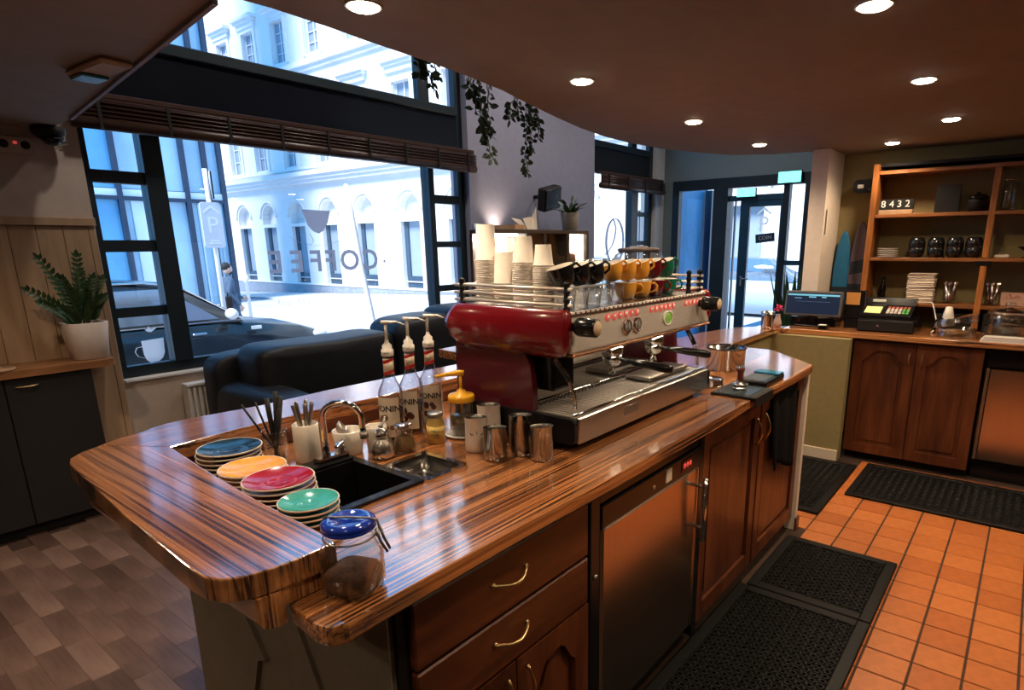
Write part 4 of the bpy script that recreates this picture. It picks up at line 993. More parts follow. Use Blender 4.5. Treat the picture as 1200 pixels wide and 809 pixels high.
part('well', MB().loft([[(a, b_, .9055) for a, b_ in ri], [(a, b_, .865) for a, b_ in r2], [(a * .7 + .3 * 1.055, b_ * .7 + .3 * 1.276, .862) for a, b_ in r2]], caps=False).add([(a * .7 + .3 * 1.055, b_ * .7 + .3 * 1.276, .862) for a, b_ in r2], [tuple(range(len(r2)))]), M('dark_pan_steel', (.17, .16, .15), .25, 1.0, var=.1), t)
# jars of cutlery and stirrers
def open_pot(mb, x, y, z, r0, r1, h, wall=.003, n=24): return mb.lathe([(0, 0), (r0, 0), (r0 + .002, .002), (r1, h), (r1 - wall * .5, h + .0015), (r1 - wall, h), (r0 - wall + .001, .005), (0, .005)], (x, y, z), n)
def sticks(par, nm, spec, mat):
    for (p0, p1, r, fl) in spec:
        p0, p1 = Vector(p0), Vector(p1)
        part(nm, MB().tube([p0, p0 + (p1 - p0) * .5, p1], r, 6, flat=fl), mat, par)
x, y = .846, 1.685
t = thing('glass_tumbler', 'glass tumbler of black stirrers and straws behind the yellow saucers', 'glass', (x, y, BT))
part('glass_body', open_pot(MB(), x, y, BT, .030, .036, .085, .003), jar_glass, t)
for i, (dx, dy, dz, r) in enumerate([(-.055, .060, .165, .0035), (-.022, .045, .168, .0035), (.000, .02, .178, .008), (.018, .0, .198, .0065), (.026, -.010, .182, .008), (.012, -.02, .150, .007), (.030, .004, .160, .006)]):
    tg = thing('stirrer', 'black plastic stirrer in glass tumbler, %s' % ('leaning furthest left', 'second leaning left', 'upright and broad at the left', 'tallest, with shiny end', 'broad one at the right', 'shortest in front', 'thin one at the back right')[i], 'stirrer', (x, y, BT + .008), 0, 'black stirrers in the tumbler')
    part('shaft', MB().tube([(x + dx * -.12, y + dy * -.12, BT + .008), (x + dx * .45, y + dy * .45, BT + dz * .5), (x + dx, y + dy, BT + dz)], [r * .6, r * .9, r], 8), black_matt, tg)
x, y = .895, 1.600
t = thing('cutlery_pot', 'tall white ceramic pot holding metal cutlery beside the tap', 'pot', (x, y, BT))
part('body', open_pot(MB(), x, y, BT, .034, .036, .108, .004), white_c, t)
for i, (dx, dy, dz, k) in enumerate([(-.022, .016, .165, 0), (-.008, .022, .172, 1), (.004, -.004, .168, 1), (.016, .010, .175, 0), (.024, -.008, .170, 1)]):
    tg = thing('table_knife', 'metal knife handle standing in white pot, %s' % ('leftmost of five', 'second of five, tall', 'middle one of five', 'fourth of five, tallest', 'rightmost of five')[i], 'cutlery', (x, y, BT + .008), 0, 'cutlery in the white pot')
    d = Vector((dx, dy, dz)) - Vector((-dx * .2, -dy * .2, .008)); s0 = Vector((x - dx * .2, y - dy * .2, BT + .008))
    part('blade', MB().tube([s0, s0 + d * .55], [.003, .003], 6, flat=.4), steel, tg)
    part('grip', MB().tube([s0 + d * .55, s0 + d * .62, s0 + d * .95, s0 + d], [.0045, .007, .0085, .007], 8, flat=.5), steel_d, tg)
x, y = 1.005, 1.560
t = thing('white_bowl', 'white ceramic bowl behind the tap holding a strainer', 'bowl', (x, y, BT))
part('body', open_pot(MB(), x, y, BT, .036, .046, .070, .004, 28), white_c, t)
t = thing('tea_strainer', 'small round metal strainer leaning in the white bowl', 'strainer', (.99, 1.572, BT + .03))
part('mesh_cup', MB().lathe([(0, 0), (.012, .003), (.022, .012), (.026, .024), (.0275, .024), (.023, .011), (.012, .001)], n=18, X=Matrix.Translation((.985, 1.578, BT + .062)) @ Matrix.Rotation(math.radians(55), 4, Vector((.5, .8, 0)))), steel_d, t)
part('handle', MB().tube([(1.0, 1.56, BT + .08), (1.0, 1.545, BT + .02)], .003, 6), steel, t)
x, y = 1.075, 1.520
t = thing('white_cup', 'small white tapered cup with a spoon standing before syrup bottles', 'cup', (x, y, BT))
part('body', open_pot(MB(), x, y, BT, .026, .034, .072, .003), white_c, t)
t2 = thing('teaspoon', 'teaspoon standing in the small white tapered cup', 'spoon', (x, y, BT + .01))
part('stem', MB().tube([(x - .01, y, BT + .012), (x + .012, y - .008, BT + .06), (x + .026, y - .016, BT + .098)], [.002, .002, .004], 6), steel, t2)
part('bowl', MB().ball((x - .012, y, BT + .013), (.008, .006, .004), 10, 6), steel, t2)
x, y = 1.036, 1.440
t = thing('steel_shaker', 'ribbed bulbous steel shaker standing before the white cup', 'shaker', (x, y, BT))
part('body', MB().lathe([(0, 0), (.028, 0), (.034, .006), (.036, .022), (.033, .040), (.024, .056), (.019, .064), (.020, .066)], (x, y, BT), 48, lobes=16, amp=.018), steel, t)
part('lid', MB().lathe([(.0195, .0), (.0205, .002), (.0205, .012), (.016, .018), (.008, .020), (.006, .024), (.008, .028), (0, .030)], (x, y, BT + .0665), 20), chrome, t)
x, y = 1.110, 1.432
t = thing('sugar_jar', 'ribbed glass jar of brown sugar with steel lid beside the shaker', 'jar', (x, y, BT))
part('glass_body', MB().lathe([(0, 0), (.030, 0), (.034, .004), (.033, .02), (.026, .050), (.024, .072), (.022, .072), (.024, .05), (.031, .02), (.031, .006), (0, .005)], (x, y, BT), 40, lobes=20, amp=.015), jar_glass, t)
part('contents', MB().lathe([(0, 0), (.030, .001), (.030, .012), (.024, .040), (.010, .046), (0, .047)], (x, y, BT + .006), 20), M('brown_sugar', (.30, .17, .08), .9, var=.3, scale=200), t)
part('lid', MB().lathe([(.0255, 0), (.0265, .002), (.0265, .012), (.024, .015), (0, .016)], (x, y, BT + .0725), 24), chrome, t)
x, y = 1.228, 1.425
t = thing('mustard_jar', 'small jar with yellow label standing before the syrup bottles', 'jar', (x, y, BT))
part('glass_body', MB().lathe([(0, 0), (.025, 0), (.0275, .003), (.0275, .062), (.022, .074), (.022, .082)], (x, y, BT), 24), M('yellow_mustard', (.50, .34, .10), .3, var=.08), t)
part('label', MB().shell([(.0279, .012), (.0281, .012), (.0281, .056), (.0279, .056)], (x, y, BT), 24), M('yellow_label', (.66, .46, .13), .5, var=.1, scale=60), t)
lp = MB()
for (a, z, l) in ((-2.6, .044, .016), (-2.2, .040, .020), (-2.45, .030, .022), (-2.0, .026, .014), (-2.2, .020, .018)):
    c = Vector((x + .0285 * math.cos(a), y + .0285 * math.sin(a), BT + z)); tx = Vector((-math.sin(a), math.cos(a), 0))
    lp.tube([c - tx * l / 2, c + tx * l / 2], .0028, 5, flat=.25)
part('label_print', lp, M('teal_print', (.03, .12, .11), .6, var=0), t, kind='stuff')
part('lid', MB().lathe([(.0235, 0), (.0245, .002), (.0245, .012), (.022, .014), (0, .014)], (x, y, BT + .082), 24), steel_d, t)
# pump jar on a little plate
x, y = 1.325, 1.405
t = thing('pump_plate', 'small white plate under the yellow pump jar', 'plate', (x, y, BT)); part('body', MB().lathe([(0, 0), (.035, 0), (.056, .006), (.058, .008), (.055, .008), (.034, .003), (0, .003)], (x, y, BT), 28), white_c, t)
t = thing('pump_jar', 'clear plastic jar of sauce with yellow pump lid beside the coffee machine', 'jar', (x, y, BT + .0035)); z = BT + .0035
part('jar_body', MB().lathe([(0, 0), (.036, 0), (.040, .004), (.040, .105), (.036, .118), (.034, .118), (.038, .104), (.038, .006), (0, .004)], (x, y, z), 28), jar_glass, t)
part('contents', MB().lathe([(0, 0), (.036, .0), (.0372, .004), (.0372, .060), (0, .061)], (x, y, z + .005), 24), M('dark_olive_sauce', (.06, .05, .02), .3, var=.3, scale=60), t)
part('lid', MB().lathe([(.041, 0), (.043, .002), (.043, .016), (.040, .022), (.016, .026), (.014, .036), (.006, .040), (.006, .044), (0, .044)], (x, y, z + .112), 28), yellow_pl, t)
part('pump_head', MB().cyl((x, y, z + .15), (x, y, z + .196), .0055, 10).tube([(x + .008, y - .008, z + .202), (x - .004, y + .004, z + .204), (x - .035, y + .034, z + .199), (x - .058, y + .056, z + .194)], [.010, .010, .0065, .005], 8), yellow_pl, t)
part('dip_tube', MB().cyl((x, y, z + .07), (x, y, z + .12), .004, 8), yellow_pl, t)
# syrup bottles
def bottle(x, y, label, print_col, first_=False, rotl=0.0):
    t = thing('syrup_bottle', label, 'bottle', (x, y, BT), 0, 'syrup bottles with pumps'); z = BT
    part('glass_body', MB().lathe([(0, 0), (.035, 0), (.038, .004), (.0385, .02), (.0385, .150), (.036, .166), (.024, .190), (.0165, .206), (.0150, .225), (.0150, .272), (.013, .272), (.0135, .226), (.022, .19), (.034, .164), (.0365, .15), (.0365, .008), (0, .006)], (x, y, z), 28), bottle_glass, t)
    part('syrup', MB().lathe([(0, .0), (.0355, .0), (.036, .004), (.036, .10), (0, .101)], (x, y, z + .007), 20), M('dark_syrup', (.025, .010, .006), .15, var=0) if 'dark_syrup' not in MATS else MATS['dark_syrup'], t)
    va = math.atan2(-y, -x) + rotl
    def wrap(mb, r, a0, a1, z0, z1, n=12):
        vs = []; fs = []
        for i in range(n + 1):
            a = a0 + (a1 - a0) * i / n; vs += [(x + r * math.cos(a), y + r * math.sin(a), z + z0), (x + r * math.cos(a), y + r * math.sin(a), z + z1)]
        for i in range(n): fs.append((2 * i, 2 * i + 2, 2 * i + 3, 2 * i + 1))
        return mb.add(vs, fs, True)
    lb = part('label', wrap(MB(), .0390, va - 1.05, va + 1.05, .022, .148), label_m, t)
    c = Vector((x + .0398 * math.cos(va), y + .0398 * math.sin(va), z + .112)); rt = Vector((-math.sin(va), math.cos(va), 0))
    ink_mb = MB(); vs, fs = text_mesh('MONIN', .0265, 0, .0007)
    ink_mb.add([(x + .0394 * math.cos(va + v[0] / .0394), y + .0394 * math.sin(va + v[0] / .0394), z + .112 + v[1]) for v in vs], fs)
    part('label_lettering', ink_mb, ink, lb)
    pm = MB()
    for q in range(9):
        a = va + rnd.uniform(-.5, .5); zz = rnd.uniform(.040, .085); r_ = rnd.uniform(.007, .013)
        cc = Vector((x + .0395 * math.cos(a), y + .0395 * math.sin(a), z + zz)); u = Vector((-math.sin(a), math.cos(a), 0))
        pm.add([tuple(cc + u * (r_ * math.cos(k * 1.047)) + Vector((0, 0, r_ * math.sin(k * 1.047)))) for k in range(6)], [tuple(range(6))])
    part('label_picture', pm, print_col, lb, kind='stuff')
    part('neck_label', MB().shell([(.0155, .215), (.0158, .215), (.0158, .266), (.0155, .266)], (x, y, z), 18), label_m, t)
    for zc in (.222, .258):
        vs = []; fs = []
        for i in range(21):
            a = va - 3.14 + 6.28 * i / 20; o = .010 * math.sin(a - va - .4); vs += [(x + .0161 * math.cos(a), y + .0161 * math.sin(a), z + zc - .005 + o * .5), (x + .0161 * math.cos(a), y + .0161 * math.sin(a), z + zc + .005 + o * .5)]
        for i in range(20): fs.append((2 * i, 2 * i + 2, 2 * i + 3, 2 * i + 1))
        part('red_band', MB().add(vs, fs, True), red_band, t)
    pc = part('pump_cap', MB().lathe([(.0175, 0), (.0185, .002), (.0185, .020), (.0145, .022), (.0145, .034), (.008, .040), (.0055, .046), (.0055, .050)], (x, y, z + .272), 20), white_pl, t)
    d = Vector((.62, -.78, 0))
    b0 = Vector((x, y, z + .376))
    part('pump_head', MB().cyl((x, y, z + .32), (x, y, z + .376), .0045, 8).tube([b0 - d * .012, b0 + d * .01, b0 + d * .035 + Vector((0, 0, .001)), b0 + d * .058 - Vector((0, 0, .008))], [.010, .009, .005, .003], 8, flat=.6), white_pl, pc)
    part('cap_lettering', MB().add([(x + .0188 * math.cos(va + v[0] / .0188), y + .0188 * math.sin(va + v[0] / .0188), z + .283 + v[1]) for v in text_mesh('MONIN', .0085, 0)[0]], text_mesh('MONIN', .0085, 0)[1]), ink, pc)
bottle(1.158, 1.545, 'syrup bottle with white pump, nearest the tap of the three', M('brown_print', (.20, .10, .05), .6, var=.2), rotl=-.45)
bottle(1.254, 1.562, 'syrup bottle with white pump, middle one of the three', M('dark_brown_print', (.07, .02, .015), .6, var=.2), rotl=-.6)
bottle(1.345, 1.572, 'syrup bottle with white pump, nearest the coffee machine', M('maroon_print', (.10, .03, .04), .6, var=.2), rotl=-.25)
# milk pitchers
def pitcher(x, y, label, mat, h=.105, r=.034, ang=-2.2, face=False, rim=None):
    t = thing('milk_pitcher', label, 'jug', (x, y, BT), 0, None)
    n = 28; rings = []
    prof = [(r * .90, 0), (r, .004), (r * 1.02, .02), (r * .99, h * .6), (r * .97, h * .85), (r * 1.0, h)]
    def ring(q, z, s, sp):
        o = []
        for i in range(n):
            a = 2 * math.pi * i / n; da = math.atan2(math.sin(a - ang), math.cos(a - ang)); k = math.exp(-(da / .33) ** 2)
            o.append((x + (q * s + .014 * k * sp) * math.cos(a), y + (q * s + .014 * k * sp) * math.sin(a), BT + z + (.006 * k - .006 * (1 - math.cos(da)) * .5) * sp))
        return o
    sp_ = [0, 0, 0, .15, .6, 1]
    rings = [ring(q, z, 1, s) for (q, z), s in zip(prof, sp_)]
    inner = [ring(q, z if i else .004, .955, s) for i, ((q, z), s) in enumerate(zip(prof, sp_))][::-1]
    part('body', MB().loft(rings, caps=False).add(rings[0], [tuple(range(n))]), mat, t)
    part('inside', MB().loft([rings[-1]] + inner, caps=False).add(inner[-1], [tuple(range(n))]), rim or (MATS.get('dark_jug_inside') or M('dark_jug_inside', (.16, .15, .14), .35, 1.0, var=0)), t)
    b = ang + math.pi; c, s = math.cos(b), math.sin(b)
    part('handle', MB().tube([(x + c * r * .95, y + s * r * .95, BT + h * .90), (x + c * (r + .022), y + s * (r + .022), BT + h * .88), (x + c * (r + .027), y + s * (r + .027), BT + h * .5), (x + c * (r + .012), y + s * (r + .012), BT + h * .22), (x + c * r, y + s * r, BT + h * .24)], .0045, 8, flat=.6), mat, t)
    if face:
        fm = MB(); va = math.atan2(-y, -x) + .05
        for a0, z0, a1, z1 in ((-.62, .062, -.34, .059), (.30, .059, .58, .064), (-.03, .074, -.03, .060)):
            pts = [(x + (r + .0012) * math.cos(va + a0 + (a1 - a0) * k / 4), y + (r + .0012) * math.sin(va + a0 + (a1 - a0) * k / 4), BT + z0 + (z1 - z0) * k / 4 - .003 * math.sin(math.pi * k / 4)) for k in range(5)]
            fm.tube(pts, .0012, 5)
        part('drawn_face', fm, ink, t)
pitch_w = M('white_enamel', (.72, .62, .55), .35, var=.03)
pitcher(1.245, 1.262, 'white milk pitcher with a sleeping face drawn on it', pitch_w, .107, .034, -2.35, True)
pitcher(1.345, 1.305, 'plain white milk pitcher standing behind the others', pitch_w, .118, .037, -2.35)
pitcher(1.222, 1.165, 'steel milk pitcher standing in front beside the white one with face', pitcher_st, .098, .034, -2.4)
pitcher(1.300, 1.135, 'tall steel milk pitcher in the middle behind the front two', pitcher_st, .122, .034, -2.4)
pitcher(1.298, 1.053, 'steel milk pitcher nearest the drip tray', pitcher_st, .103, .034, -2.2)
# knock box, lid, tamper, mats, tablet at the far end
x, y = 2.86, 1.150
t = thing('knock_box', 'round steel knock box at far end of the bar', 'container', (x, y, BT))
part('body', MB().lathe([(0, 0), (.088, 0), (.092, .004), (.093, .100), (.095, .102), (.091, .101), (.088, .006), (0, .005)], (x, y, BT), 36), pitcher_st, t)
part('rim', MB().ring([(.093, .099), (.098, .101), (.098, .106), (.092, .107), (.090, .102)], (x, y, BT), 36), black_m, t)
part('knock_bar', MB().cyl((x - .088, y, BT + .088), (x + .088, y, BT + .088), .012, 12), black_m, t)
x, y = 2.47, 1.062
t = thing('round_tin', 'low round steel tin beside the drip tray end', 'tin', (x, y, BT))
part('body', MB().lathe([(0, 0), (.060, 0), (.063, .003), (.060, .004), (.058, .03), (.052, .031), (.050, .026), (0, .025)], (x, y, BT), 30), chrome, t)
t = thing('tamping_mat', 'flat blue-black tamping mat overhanging the bar edge', 'mat', (2.41, .89, BT))
part('mat', MB().box(2.31, 2.515, .803, .985, BT, BT + .010, .003), black_matt, t)
part('lip', MB().box(2.31, 2.515, .795, .8028, BT - .032, BT + .010, .002), black_matt, t)
part('top_sheet', MB().box(2.318, 2.508, .83, .978, BT + .0102, BT + .0120, .0008), M('blue_sheen_rubber', (.03, .045, .06), .22, var=.1), t)
x, y = 2.418, .905
t = thing('tamper', 'coffee tamper with dark red handle standing on the tamping mat', 'tamper', (x, y, BT + .0122))
part('base', MB().lathe([(0, 0), (.029, 0), (.029, .008), (.026, .010), (.027, .016), (.034, .019), (.034, .025), (.012, .032), (.011, .036)], (x, y, BT + .0122), 24), chrome, t)
part('handle', MB().lathe([(.011, .036), (.013, .040), (.011, .055), (.013, .072), (.0185, .082), (.0165, .088)], (x, y, BT + .0122), 20), M('dark_red_handle', (.12, .02, .02), .25, var=.1, coat=.5), t)
part('cap', MB().lathe([(.0168, .0882), (.018, .092), (.012, .096), (0, .097)], (x, y, BT + .0122), 20), chrome, t)
t = thing('tamping_board', 'black slotted tray with blue lid end near the bar corner', 'tray', (2.66, .90, BT))
part('tray', MB().box(2.535, 2.775, .835, .955, BT, BT + .026, .004), black_m, t)
gs = MB()
for k in range(16): gs.box(2.548 + k * .0095, 2.5515 + k * .0095, .85, .94, BT + .0262, BT + .0285)
part('slots', gs, steel, t, kind='stuff')
part('blue_lid', MB().box(2.705, 2.772, .838, .952, BT + .0262, BT + .034, .002), M('blue_gloss', (.01, .12, .20), .12, var=.05), t)
t = thing('white_cloth', 'folded white cloth lying behind the drip tray end', 'cloth', (2.55, 1.24, BT))
part('cloth', MB().loft([[(2.50 + .05 * math.cos(a * .5236) * s, 1.25 + .075 * math.sin(a * .5236) * s, BT + z + .003 * math.sin(a * 2)) for a in range(12)] for s, z in ((.95, .003), (1, .012), (.7, .024), (.2, .030))]), white_p, t)
# glass dispenser and glasses on the ledge
x, y = 3.32, 1.92
t = thing('drink_dispenser', 'large clear glass drinks jar with dark flat lid on the raised ledge', 'jar', (x, y, .98))
part('glass_body', MB().lathe([(0, 0), (.135, 0), (.150, .01), (.153, .05), (.153, .42), (.140, .455), (.118, .470), (.115, .470), (.137, .452), (.149, .42), (.149, .05), (.146, .014), (0, .01)], (x, y, .981), 40), jar_glass, t)
part('lid', MB().lathe([(.118, 0), (.125, .003), (.125, .018), (.118, .022), (.06, .026), (.05, .034), (0, .036)], (x, y, .981 + .4705), 36), M('dark_brown_lid', (.06, .04, .035), .5, var=.2), t)
part('tap', MB().cyl((x - .09, y - .125, 1.02), (x - .11, y - .165, 1.02), .012, 10), steel, t)
gp = None
for k, (x, y) in enumerate([(2.74, 1.87), (2.82, 1.90), (2.90, 1.87), (2.98, 1.90), (2.78, 1.95), (2.94, 1.96)]):
    lb = 'tall clear tumbler behind the yellow cups, %s' % ('nearest the display cabinet', 'second in front row', 'third in front row', 'nearest the drinks jar', 'back row by the cabinet', 'back row by the drinks jar')[k]
    if gp is None:
        m = MB().lathe([(0, 0), (.028, 0), (.036, .15), (.034, .15), (.026, .01), (0, .01)], (x, y, .981), 20); m.lathe([(0, .152), (.036, .152), (.028, .30), (.026, .30), (.034, .162), (0, .16)], (x, y, .981), 20)
        m.lathe([(0, .302), (.028, .302), (.036, .44), (.034, .44), (.026, .312), (0, .31)], (x, y, .981), 20)
        gp = solo('stacked_tumblers', m, clear_glass, lb.replace('tumbler', 'column of tumblers'), 'glass', (x, y, .981), 'glasses beside the drinks jar')
    else:
        o = gp.copy(); COL.objects.link(o); o.location = (x, y, .981); o['label'] = lb.replace('tumbler', 'column of tumblers')
# display cabinet
X0, X1, Y0, Y1, Z0, Z1 = 2.20, 3.01, 2.07, 2.22, .981, 1.575
dcab = thing('display_cabinet', 'lit glass food display cabinet with dark frame behind the paper cups', 'display case', (2.60, 2.14, Z0))
dk = M('dark_bronze_frame', (.045, .035, .03), .4, var=.15)
part('base', MB().box(X0, X1, Y0, Y1, Z0, Z0 + .04, .003), dk, dcab); part('top', MB().box(X0, X1, Y0, Y1, Z1 - .02, Z1, .003), dk, dcab)
for (xx, ww) in ((X0, .02), (2.455, .02), (2.60, .014), (2.80, .025), (X1 - .025, .025)): part('post', MB().box(xx, xx + ww, Y0, Y0 + .02, Z0 + .04, Z1 - .02), dk, dcab)
for xx in (X0, X1 - .025): part('post', MB().box(xx, xx + .025, Y1 - .02, Y1, Z0 + .04, Z1 - .02), dk, dcab)
part('back_panel', MB().box(X0 + .02, X1 - .02, Y1 - .012, Y1 - .004, Z0 + .04, Z1 - .02), warm_panel, dcab)
part('divider', MB().box(2.46, 2.47, Y0 + .02, Y1 - .013, Z0 + .04, Z1 - .02), dk, dcab); part('divider', MB().box(2.808, 2.818, Y0 + .02, Y1 - .013, Z0 + .04, Z1 - .02), dk, dcab)
for (a, b_) in ((X0 + .02, 2.455), (2.475, 2.80), (2.825, X1 - .025)): part('pane', MB().box(a, b_, Y0 + .006, Y0 + .010, Z0 + .04, Z1 - .02), clear_glass, dcab)
part('side_panel', MB().box(X1 - .014, X1 - .004, Y0 + .0205, Y1 - .02, Z0 + .04, Z1 - .02), warm_panel, dcab)
part('glass_shelf', MB().box(X0 + .02, 2.455, Y0 + .03, Y1 - .02, 1.28, 1.286), clear_glass, dcab)
part('top_board', MB().box(2.38, 2.455, Y0 + .01, Y1, Z1 + .001, Z1 + .022), panel_w, dcab)
for (a, b_, pw_) in ((X0 + .03, 2.445, 16.0), (2.83, X1 - .035, 9.0)):
    part('lamp_strip', MB().box(a, b_, Y0 + .05, Y0 + .07, Z1 - .032, Z1 - .022), bulb, dcab)
    d = bpy.data.lights.new('display_lamp', 'AREA'); d.shape = 'RECTANGLE'; d.size = b_ - a; d.size_y = .05; d.energy = pw_ * .45; d.color = (1, .84, .66)
    o = bpy.data.objects.new('display_lamp', d); COL.objects.link(o); o.location = ((a + b_) / 2, Y0 + .08, Z1 - .04); o.rotation_euler = (math.radians(25), 0, 0)
t = thing('brown_loaf', 'round dark brown cake in lit right compartment of the display cabinet', 'cake', (2.88, 2.13, 1.021 + .36))
part('stand', MB().lathe([(0, 0), (.05, 0), (.02, .02), (.02, .34), (.06, .355), (.06, .36), (0, .36)], (2.885, 2.14, 1.0215), 20), white_c, t)
part('cake', MB().lathe([(0, 0), (.052, 0), (.056, .03), (.053, .062), (.03, .072), (0, .074)], (2.885, 2.14, 1.382), 24), M('brown_cake', (.10, .045, .025), .8, var=.4, scale=50, bmp=.4), t)
# paper fan and plant on top of the cabinet
t = thing('folded_napkins', 'white folded paper napkins fanned on top of the display cabinet', 'napkins', (2.530, 2.13, 1.5765))
def fold(a, b_, c, d): return MB().add([a, b_, c, d] + [(p[0], p[1] + .002, p[2]) for p in (a, b_, c, d)], [(0, 1, 2, 3), (7, 6, 5, 4), (0, 4, 5, 1), (1, 5, 6, 2), (2, 6, 7, 3), (3, 7, 4, 0)])
part('fold', fold((2.500, 2.12, 1.5765), (2.430, 2.15, 1.635), (2.490, 2.14, 1.625), (2.540, 2.12, 1.577)), white_p, t)
part('fold', fold((2.510, 2.11, 1.5765), (2.490, 2.12, 1.63), (2.540, 2.11, 1.64), (2.570, 2.10, 1.5765)), white_p, t)
part('fold', fold((2.560, 2.12, 1.5765), (2.580, 2.14, 1.63), (2.645, 2.16, 1.695), (2.615, 2.13, 1.577)), white_p, t)
part('tray', MB().box(2.49, 2.63, 2.09, 2.17, 1.5755, 1.5762), steel_d, t)
x, y, z = 2.92, 2.14, 1.5762
t = thing('potted_plant', 'small spiky plant in grey pot on top of the display cabinet', 'plant', (x, y, z))
part('pot', open_pot(MB(), x, y, z, .040, .054, .095, .004), M('grey_pot', (.16, .15, .15), .7, var=.1), t)
part('soil', MB().lathe([(0, 0), (.046, 0), (0, .004)], (x, y, z + .080), 16), soil, t)
for k in range(18):
    a = k * 2.4; L = rnd.uniform(.09, .15); el = rnd.uniform(.35, 1.35)
    b0 = Vector((x + .015 * math.cos(a), y + .015 * math.sin(a), z + .084)); d = Vector((math.cos(a) * math.cos(el), math.sin(a) * math.cos(el), math.sin(el)))
    m = MB(); m.leaf(b0, b0 + d * L * .6, .014, (0, 0, 1)); m.leaf(b0 + d * L * .5, b0 + d * L * .85 + Vector((math.cos(a) * .02, math.sin(a) * .02, -.012 + .02 * (el - .6))), .011)
    part('leaf', m, leaf_m, t)
# ------------------------------------------------------------------ sofa, radiator and things on the customer side
sf = thing('sofa', 'black leather sofa with slouching back cushions below the large window', 'sofa', (2.9, 3.75, 0))
def puff(x0, x1, y0, y1, z0, z1, X=None, e=.28, nx=9, ny=5, nz=7, sag=0.0, seed=1):
    """rounded cushion: a superellipsoid grid with slight creases"""
    r = random.Random(seed); m = MB(); n, k = 40, 20; vs = []; fs = []
    f = lambda c, p: math.copysign(abs(c) ** p, c)
    cx, cy, cz = (x0 + x1) / 2, (y0 + y1) / 2, (z0 + z1) / 2
    for j in range(k + 1):
        t = -math.pi / 2 + math.pi * j / k
        for i in range(n):
            a = 2 * math.pi * i / n
            x = f(math.cos(t), e) * f(math.cos(a), e); y = f(math.cos(t), e) * f(math.sin(a), e * 1.6); z = f(math.sin(t), e * 1.4)
            w_ = .035 * math.sin(7 * x + 5 * z + seed) * math.cos(3 * z * seed) 
            vs.append((cx + (x1 - x0) / 2 * x, cy + (y1 - y0) / 2 * (y + w_), cz + (z1 - z0) / 2 * z - sag * (1 - x * x) * (.5 + .5 * z)))
    for j in range(k):
        for i in range(n):
            l = (i + 1) % n; fs.append((j * n + i, j * n + l, (j + 1) * n + l, (j + 1) * n + i))
    return m.add(vs, fs, True, X)
part('base', MB().box(1.69, 4.15, 3.35, 4.20, .06, .36, .02), leather, sf)
part('back', puff(1.68, 4.13, 3.98, 4.215, .20, .845, e=.16), leather, sf)
part('arm', puff(1.665, 1.95, 3.16, 4.12, .08, .675, e=.34), leather, sf); part('arm', puff(3.95, 4.22, 3.16, 4.12, .08, .675, e=.34), leather, sf)
part('seat_cushion', puff(1.93, 2.92, 3.18, 3.95, .34, .52, e=.25, seed=2), leather, sf); part('seat_cushion', puff(2.90, 3.97, 3.18, 3.95, .34, .52, e=.25, seed=3), leather, sf)
part('back_cushion', puff(1.79, 2.83, 3.60, 4.02, .46, .925, e=.27, sag=.025, seed=4), leather, sf); part('back_cushion', puff(2.80, 3.60, 3.58, 4.02, .46, .965, e=.27, sag=-.02, seed=5), leather, sf)
part('back_cushion', puff(3.30, 3.98, 3.55, 3.98, .46, 1.03, e=.27, sag=.0, seed=6), leather, sf)
for (x, y) in ((1.76, 3.40), (4.08, 3.40), (1.76, 4.15), (4.08, 4.15)): part('leg', MB().lathe([(.02, 0), (.025, .06)], (x, y, .0005), 10), black_m, sf)
rd = thing('radiator', 'white ribbed radiator under the window sill beside the sofa arm', 'radiator', (2.0, 4.28, .1))
part('top_grille', MB().box(1.60, 2.70, 4.235, 4.325, .625, .645, .004), white_p, rd)
part('panel', MB().box(1.60, 2.70, 4.262, 4.325, .10, .624), white_p, rd)
for k in range(33): part('rib', MB().box(1.602 + k * .0335, 1.624 + k * .0335, 4.240, 4.2615, .11, .62, .006), white_p, rd)
# plant on the left cupboard
x, y, z = 1.105, 4.185, .9025
t = thing('potted_zz_plant', 'glossy dark leaved plant in pale square pot on the left wooden shelf', 'plant', (x, y, z))
rg = []
for (s, zz) in ((.078, 0), (.082, .004), (.104, .20), (.100, .204), (.094, .196), (.09, .17)):
    rg.append([(x + (a - 0) * s, y + (b_ - 0) * s, z + zz) for a, b_ in rrect(-1, 1, -1, 1, .62, 6)])
part('pot', MB().loft(rg, caps=False).add(rg[0], [tuple(range(len(rg[0])))]), M('pale_grey_pot', (.52, .44, .40), .6, var=.05), t)
part('soil', MB().add(rg[-1], [tuple(range(len(rg[-1])))]), soil, t)
fr_ = [(-.20, -.03, .41, 10), (-.30, -.04, .24, 10), (-.26, -.10, .17, 9), (.03, -.02, .42, 7), (.10, -.03, .29, 9), (.16, -.01, .28, 8), (-.12, -.10, .30, 10), (.13, -.06, .18, 8), (.00, -.14, .22, 9), (.06, .06, .32, 8), (-.06, .07, .28, 8), (-.16, -.12, .13, 8)]
